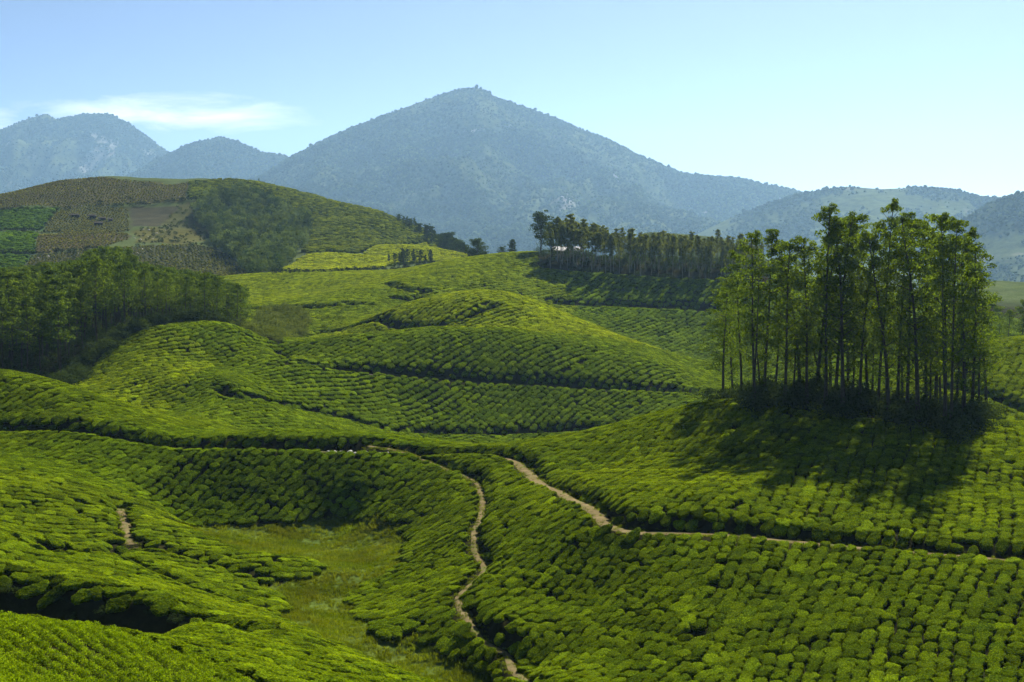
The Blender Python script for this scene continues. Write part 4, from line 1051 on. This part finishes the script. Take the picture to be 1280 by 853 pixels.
spread("undergrowth", q[:, 0], q[:, 1], 1.2, 3.0, SHR, "dark undergrowth in the far tree belt", r)
q = poisson(BANK, 0.9, 260, r, 5000); k = r.uniform(0, 1, len(q)) < 0.55
spread("undergrowth", q[k, 0], q[k, 1], 0.5, 1.3, SHR, "dark weeds on the shaded cut bank under the near spur", r, 0.9)

# woodland on the far hill, shrubs along its terraces
def blob(seed, sub=2, mat=None, nleaf=70):
    r = np.random.default_rng(seed); V, F = ICO[sub][0].copy(), ICO[sub][1]
    k = 1 + 0.30 * noise3(V, 1.7, seed) + 0.22 * noise3(V, 3.6, seed + 3)
    V = V * k[:, None] * np.array((0.5, 0.5, 0.48)) + np.array((0, 0, 0.45))
    return V, F
def farcrown(seed):
    r = np.random.default_rng(seed); parts = []
    for k in range(12):
        c = r.normal(0, 1, 3); c /= np.linalg.norm(c); c = c * np.array((0.34, 0.34, 0.34)) + np.array((0, 0, 0.52))
        parts.append(clump(c, 0.22, 0.17, 24, 0.13, r))
    return merge(parts)
M_FAR = leaf_mat("far_forest_leaves", (0.014, 0.027, 0.008), (0.060, 0.082, 0.022), 0.2, 0.8, tint=True, spread=0.35)
FARTREE = [proto("far_tree_shape", *farcrown(860 + k), M_FAR) for k in range(5)]
CANOPY = []
for k in range(6):
    CANOPY.append(proto("canopy_shape", *blob(880 + k), M_FAR))
r = np.random.default_rng(55)
q = poisson(HWOOD, 4.2, 900, r, 9000); n = len(q); s = r.uniform(6.5, 12.5, n)
scatter("forest", np.c_[q, grid_z(q[:, 0], q[:, 1]) - 0.4], np.c_[np.zeros((n, 2)), r.uniform(0, 6.28, n)], np.c_[s * 0.85, s * 0.85, s], np.ones((n, 3)) * r.uniform(1.5, 2.9, (n, 1)), r.integers(0, 5, n), FARTREE, "patch of woodland in the hollow of the far hill")
hx, hy, hs = [], [], []
for line, ym, den, ss in ([(0, 264), (40, 263), (85, 261)], HB, 2.2, 3.0), ([(0, 290), (45, 292), (70, 291)], HB, 2.0, 3.2), ([(100, 291), (160, 289)], HB, 5, 2.2), ([(0, 318), (40, 318), (90, 315), (125, 311)], HB, 2.0, 3.2), \
        ([(120, 256), (160, 258), (200, 254), (240, 251), (280, 246), (310, 244), (370, 243)], HB, 2.5, 3.4), ([(72, 263), (60, 277), (50, 288)], HB, 4, 2.4), ([(385, 303), (420, 301), (470, 300), (540, 304)], HB, 2.6, 2.6), ([(345, 344), (400, 342), (450, 340), (500, 338), (545, 333)], 600, 2.0, 3.0), ([(200, 286), (230, 284), (262, 297)], HB, 4, 2.4), ([(170, 308), (205, 303), (240, 305), (290, 312)], HB, 4, 2.2):
    L = smooth_line(pxl(line, ym), den); m = len(L)
    hx += list(L[:, 0] + r.normal(0, 0.7, m)); hy += list(L[:, 1] + r.normal(0, 1.5, m)); hs += [ss] * m
hx, hy, hs = np.array(hx), np.array(hy), np.array(hs); n = len(hx); s = hs * r.uniform(0.6, 1.3, n)
scatter("hedge_shrubs", np.c_[hx, hy, grid_z(hx, hy) - 0.2], np.c_[np.zeros((n, 2)), r.uniform(0, 6.28, n)], np.c_[s, s, s * 0.8], np.ones((n, 3)) * 0.7, r.integers(0, 5, n), FARTREE, "dark shrubs lining the terraces of the far hill")
# loose bushes on the dry slopes
q = poisson(PATCH[8][0], 6, 90, r, 900); q2 = poisson(PATCH[7][0], 4, 60, r, 500); q3 = poisson(PATCH[9][0], 5, 60, r, 500); q = np.concatenate([q, q2, q3]); n = len(q); s = r.uniform(1.2, 3.2, n)
scatter("scrub", np.c_[q, grid_z(q[:, 0], q[:, 1]) - 0.2], np.c_[np.zeros((n, 2)), r.uniform(0, 6.28, n)], np.c_[s, s, s * 0.8], np.ones((n, 3)) * r.uniform(0.7, 1.6, (n, 1)), r.integers(0, 5, n), FARTREE, "scattered bushes over the dry slopes of the far hill")
# forest on the mountains
def mount_forest(label, count, size, seed, text, thin=0.5):
    X, Yw, Z, gm, T = MOUNT[label]
    r = np.random.default_rng(seed)
    R, Cc = X.shape
    i = r.uniform(36, R - 1.01, count * 3); j = r.uniform(0, Cc - 1.01, count * 3)
    i0, j0 = i.astype(int), j.astype(int); a, b = i - i0, j - j0
    def g(A): return A[i0, j0] * (1 - a) * (1 - b) + A[i0 + 1, j0] * a * (1 - b) + A[i0, j0 + 1] * (1 - a) * b + A[i0 + 1, j0 + 1] * a * b
    x, y, z, m = g(X), g(Yw), g(Z), g(gm)
    gully = fbm(x / 320, y / 320, 3, seed + 2)
    u, v, d = project(x, y, z)
    keep = (r.uniform(0, 1, len(x)) > m * thin - 0.08 * (gully > 0.1)) & (u > -60) & (u < 1340) & (z > -20) & (v < 420)
    x, y, z, m, gully = [q[keep][:count] for q in (x, y, z, m, gully)]
    n = len(x); s = size * np.exp(r.normal(-0.08, 0.30, n)) * (1 + 0.35 * gully)
    tv = (1.0 + 0.9 * fbm(x / 260, y / 260, 4, seed)[:, None] + 0.35 * gully[:, None] + 0.12 * r.normal(0, 1, (n, 1))) * np.array((1.0, 1.0, 0.95))
    scatter("forest", np.c_[x, y, z - 1.5], np.c_[r.normal(0, 0.2, (n, 2)), r.uniform(0, 6.28, n)], np.c_[s, s, s * r.uniform(0.7, 1.2, n)], np.clip(tv, 0.35, 2.0), r.integers(0, 6, n), CANOPY, text)
mount_forest(MT_MAIN, 170000, 8.5, 1, "forest cloaking the broad pointed mountain", 0.8)
mount_forest(MT_MID, 60000, 10, 2, "forest on the lower peak")
mount_forest(MT_ROCK, 60000, 11.5, 3, "patchy forest on the distant rocky mountain", 0.85)
mount_forest(MT_EAST, 26000, 8, 4, "forest patches on the grassy ridge beyond the grove", 1.0)
mount_forest(MT_NEAR, 16000, 6.5, 5, "dark wood patches on the grassy hillside", 1.02)
# ------------------------------------------------------------------ meadow grass, weeds, stones, house, shelters
M_GRASS = leaf_mat("meadow_grass", (0.068, 0.100, 0.005), (0.172, 0.228, 0.010), 0.40, 0.7, tint=True, spread=0.5)
def grass_tuft(seed, n, h, w):
    r = np.random.default_rng(seed); V = []; F = []
    for k in range(n):
        a = r.uniform(0, 6.28); p = np.array((r.normal(0, 0.16), r.normal(0, 0.16), -0.03)); d = np.array((math.cos(a), math.sin(a), 0)); s = np.array((-d[1], d[0], 0)) * w
        L = h * r.uniform(0.5, 1.2); b = r.uniform(0.15, 0.7)
        m_ = p + d * L * b * 0.35 + np.array((0, 0, L * 0.6)); t_ = p + d * L * b + np.array((0, 0, L * (1 - 0.35 * b)))
        i = len(V); V += [p - s, p + s, m_ + s * 0.7, m_ - s * 0.7, t_]; F += [[i, i + 1, i + 2], [i, i + 2, i + 3], [i + 3, i + 2, i + 4]]
    return np.array(V), np.array(F)
GT_ = [proto("grass_tuft_shape", *grass_tuft(950 + k, 34, 0.34, 0.02), M_GRASS) for k in range(4)]
r = np.random.default_rng(61)
P = np.array(MEADOW); lo, hi = P.min(0) - 1, P.max(0) + 1
x = r.uniform(lo[0], hi[0], 60000); y = r.uniform(lo[1], hi[1], 60000)
k = in_poly(x + 0.8 * perlin(x / 3, y / 3, 8), y + 0.8 * perlin(x / 3, y / 3, 9), MEADOW); x, y = x[k], y[k]
dn = fbm(x / 6, y / 6, 3, 12); k = r.uniform(0, 1, len(x)) < 0.55 + 0.9 * dn; x, y, dn = x[k], y[k], dn[k]
n = len(x); s = r.uniform(0.5, 1.3, n) * (1 + 0.8 * np.clip(fbm(x / 3, y / 3, 3, 14), -0.6, 0.9))
tv = np.array((1, 1, 1)) * (0.95 + 0.5 * fbm(x / 8, y / 8, 3, 15))[:, None] + fbm(x / 5, y / 5, 2, 16)[:, None] * np.array((0.16, -0.02, 0.0))
scatter("grass", np.c_[x, y, grid_z(x, y)], np.c_[np.zeros((n, 2)), r.uniform(0, 6.28, n)], np.c_[s, s, s], np.clip(tv, 0.35, 1.8), r.integers(0, 4, n), GT_, "yellow green marsh grass covering the valley meadow")
# weeds on the verges of road and paths
vx, vy = [], []
for key, half in (("main", 1.1), ("path", 0.62), ("spur_path", 0.8)):
    L = ROADS[key][0]; d = np.gradient(L[:, :2], axis=0); d /= np.linalg.norm(d, axis=1)[:, None] + 1e-9; nn = np.c_[-d[:, 1], d[:, 0]]
    for _ in range(9):
        side = r.choice([-1, 1], len(L)) * (half * r.uniform(0.55, 1.35, len(L)))
        q = L[:, :2] + nn * side[:, None] + r.normal(0, 0.25, (len(L), 2)); vx += list(q[:, 0]); vy += list(q[:, 1])
vx, vy = np.array(vx), np.array(vy); k = (np.abs(vx) < 0.42 * vy + 12); vx, vy = vx[k], vy[k]; n = len(vx); s = r.uniform(0.35, 0.95, n)
scatter("grass", np.c_[vx, vy, grid_z(vx, vy) + 0.02], np.c_[np.zeros((n, 2)), r.uniform(0, 6.28, n)], np.c_[s, s, s], np.ones((n, 3)) * r.uniform(0.55, 1.1, (n, 1)), r.integers(0, 4, n), GT_, "weedy grass along the verges of road and footpaths")

# pale stones where footpath and road part
M_STONE = plain_mat("pale_stone", (0.30, 0.28, 0.24), (0.55, 0.53, 0.48), 3.0, 0.85, 0.4, 0.05)
def stone_mesh(seed):
    V, F = ICO[2][0].copy(), ICO[2][1]
    V = V * (1 + 0.28 * noise3(V, 1.4, seed) + 0.10 * noise3(V, 4, seed + 1))[:, None] * np.array((0.5, 0.36, 0.30))
    return mesh_from("stone_shape", V, F, M_STONE, smooth=False)
ST = [stone_mesh(970 + k) for k in range(4)]
for i, (x, y, sz) in enumerate(STONES):
    o = link(bpy.data.objects.new("stone", ST[i % 4])); o.rotation_euler = (0.1 * i, 0.2, 1.3 * i); o.scale = (sz, sz, sz)
    o.location = (x, y, float(grid_z(x, y)) + 0.12 * sz)
    tag(o, "small pale stone on the road bank where the footpath branches off", "stone", "pale stones by the road junction")

# small house beside the big dark tree on the ridge
def boxmesh(name, cx, cy, cz, sx, sy, sz, mat, bev=0.0):
    import bmesh
    bm = bmesh.new(); bmesh.ops.create_cube(bm, size=1.0)
    for v in bm.verts: v.co = Vector((v.co.x * sx + cx, v.co.y * sy + cy, v.co.z * sz + cz))
    if bev: bmesh.ops.bevel(bm, geom=bm.edges[:], offset=bev, segments=1, affect='EDGES')
    me = bpy.data.meshes.new(name); bm.to_mesh(me); bm.free(); me.materials.append(mat); return me
M_WALL = plain_mat("limewash", (0.55, 0.52, 0.46), (0.72, 0.70, 0.64), 1.5, 0.9, 0.2, 0.02)
M_ROOF = plain_mat("sheet_roof", (0.28, 0.28, 0.28), (0.42, 0.42, 0.42), 0.8, 0.6, 0.1, 0.02)
M_WOODP = plain_mat("painted_wood", (0.08, 0.07, 0.06), (0.15, 0.12, 0.09), 4, 0.7)
m_gl, t, b = new_mat("window_glass"); b.inputs["Base Color"].default_value = (0.02, 0.025, 0.03, 1); b.inputs["Roughness"].default_value = 0.08
D = 588.0; hx_ = (708 - CX) / F_PX * D; hz = float(grid_z(hx_, D))
ztop = at(708, 309, D)[2]; lift = max(-0.3, ztop - 4.4 - hz)
house = link(bpy.data.objects.new("small_house", None)); house.location = (hx_, D, hz + min(lift, 0.2)); house.rotation_euler = (0, 0, 0.12)
tag(house, "small whitewashed house with pale sheet roof on the tea ridge", "house")
link(bpy.data.objects.new("wall", boxmesh("wall", 0, 0, 1.2, 11.0, 5.0, 3.6, M_WALL, 0.02)), house)
V = []; F = []
for sgn in (-1, 1):                                   # two corrugated pitches
    nseg = 46; i0 = len(V)
    for k in range(nseg + 1):
        xx = -6.0 + 12.0 * k / nseg; w = 0.05 * math.sin(k * math.pi / 1.0 + 0.5 * math.pi)
        V += [(xx, 0, 4.55 + w), (xx, sgn * 3.3, 2.85 + w), (xx, 0, 4.47 + w), (xx, sgn * 3.3, 2.77 + w)]
    for k in range(nseg):
        a_ = i0 + 4 * k; b_ = a_ + 4
        F += [(a_, b_, b_ + 1, a_ + 1), (a_ + 2, a_ + 3, b_ + 3, b_ + 2), (a_ + 1, b_ + 1, b_ + 3, a_ + 3)]
roof = link(bpy.data.objects.new("roof", mesh_from("roof", V, F, M_ROOF, smooth=False)), house)
me = bpy.data.meshes.new("gable"); me.from_pydata([(sx, sy, z_) for sx in (-5.45, 5.45) for sy, z_ in ((-2.45, 2.95), (2.45, 2.95), (0, 4.4))] + [(sx, sy, z_) for sx in (-5.3, 5.3) for sy, z_ in ((-2.45, 2.95), (2.45, 2.95), (0, 4.4))], [], [(0, 2, 1), (3, 4, 5), (6, 7, 8), (9, 11, 10)]); me.materials.append(M_WALL)
link(bpy.data.objects.new("gable", me), house)
dr_ = link(bpy.data.objects.new("door", boxmesh("door", -1.0, -2.53, 1.0, 0.95, 0.06, 2.0, M_WOODP, 0.01)), house)
link(bpy.data.objects.new("handle", boxmesh("handle", -0.65, -2.58, 1.0, 0.05, 0.05, 0.15, M_ROOF)), dr_)
for wx0 in (-3.9, 1.4, 3.9):
    wn = link(bpy.data.objects.new("window", boxmesh("window", wx0, -2.52, 1.55, 1.2, 0.06, 1.1, M_WOODP, 0.01)), house)
    for ox in (-0.28, 0.28): link(bpy.data.objects.new("pane", boxmesh("pane", wx0 + ox, -2.56, 1.55, 0.46, 0.02, 0.9, m_gl)), wn)
    link(bpy.data.objects.new("sill", boxmesh("sill", wx0, -2.58, 0.96, 1.35, 0.16, 0.07, M_WALL)), wn)

# low dark shelters on the dry field of the far hill
M_THATCH = plain_mat("dark_thatch", (0.022, 0.018, 0.013), (0.05, 0.04, 0.028), 3, 0.95, 0.6, 0.1)
sh_lab = ["longest low dark field shelter standing apart on the dry slope", "stepped dark shelter with the deepest roof among the field shelters", "small dark shelter just uphill of the narrow one", "smallest dark field shelter next to the terrace hedge", "low wide dark shelter downhill of the other four"]
for i, (px, py, w_) in enumerate([(93, 270, 6.0), (115, 272, 4.6), (128, 274, 3.6), (138, 275.5, 2.6), (123, 280, 5.2)]):
    p = hit(px, py + 2, HB)
    o = link(bpy.data.objects.new("field_shelter", None)); o.location = (p[0], p[1], p[2] - 0.1); o.rotation_euler = (0, 0, 0.15 * (i - 2))
    tag(o, sh_lab[i], "shelter", "field shelters on the far hill")
    d_ = 3.0; h_ = 2.6 if i == 1 else 2.0
    V = [(-w_ / 2 - .3, -d_ / 2 - .4, h_ - .35), (w_ / 2 + .3, -d_ / 2 - .4, h_ - .35), (w_ / 2 + .3, d_ / 2 + .4, h_ - .35), (-w_ / 2 - .3, d_ / 2 + .4, h_ - .35), (-w_ / 2 - .1, 0, h_ + .55), (w_ / 2 + .1, 0, h_ + .55)]
    V = V + [(a_, b_, c_ - 0.18) for a_, b_, c_ in V]
    F = [(0, 1, 5, 4), (2, 3, 4, 5), (1, 2, 5), (3, 0, 4), (6, 10, 11, 7), (8, 11, 10, 9), (7, 11, 8), (9, 10, 6), (0, 6, 7, 1), (1, 7, 8, 2), (2, 8, 9, 3), (3, 9, 6, 0)]
    link(bpy.data.objects.new("roof", mesh_from("roof", V, F, M_THATCH, smooth=False)), o)
    link(bpy.data.objects.new("back_wall", boxmesh("back_wall", 0, d_ / 2 - 0.1, (h_ - .5) / 2, w_, 0.12, h_ - .4, M_THATCH)), o)
    for sx in (-1, 1):
        for sy in (-1, 1): link(bpy.data.objects.new("post", boxmesh("post", sx * (w_ / 2 - .1), sy * (d_ / 2 - .3), h_ / 2 - .3, 0.16, 0.16, h_ + .1, M_WOODP)), o)
# pale stones dotted over the dry slopes of the far hill
so = [bpy.data.objects.new("stone_shape", m) for m in ST]
qx = [hit(px, py, HB) for px, py in [(48, 323), (60, 321), (66, 323), (78, 318), (80, 322), (97, 317), (98, 323), (106, 321), (112, 317), (172, 317), (178, 312), (183, 315), (188, 312), (168, 298), (176, 300), (185, 296), (191, 299), (196, 292), (202, 290), (207, 288), (186, 288), (179, 287), (92, 259), (97, 258), (102, 258), (224, 247)]]
qx = np.array(qx); n = len(qx); s = r.uniform(0.9, 1.9, n)
scatter("stones", qx, np.c_[np.zeros((n, 2)), r.uniform(0, 6, n)], np.c_[s, s, s], np.ones((n, 3)), r.integers(0, 4, n), so, "pale stones dotted over the dry slopes of the far hill")
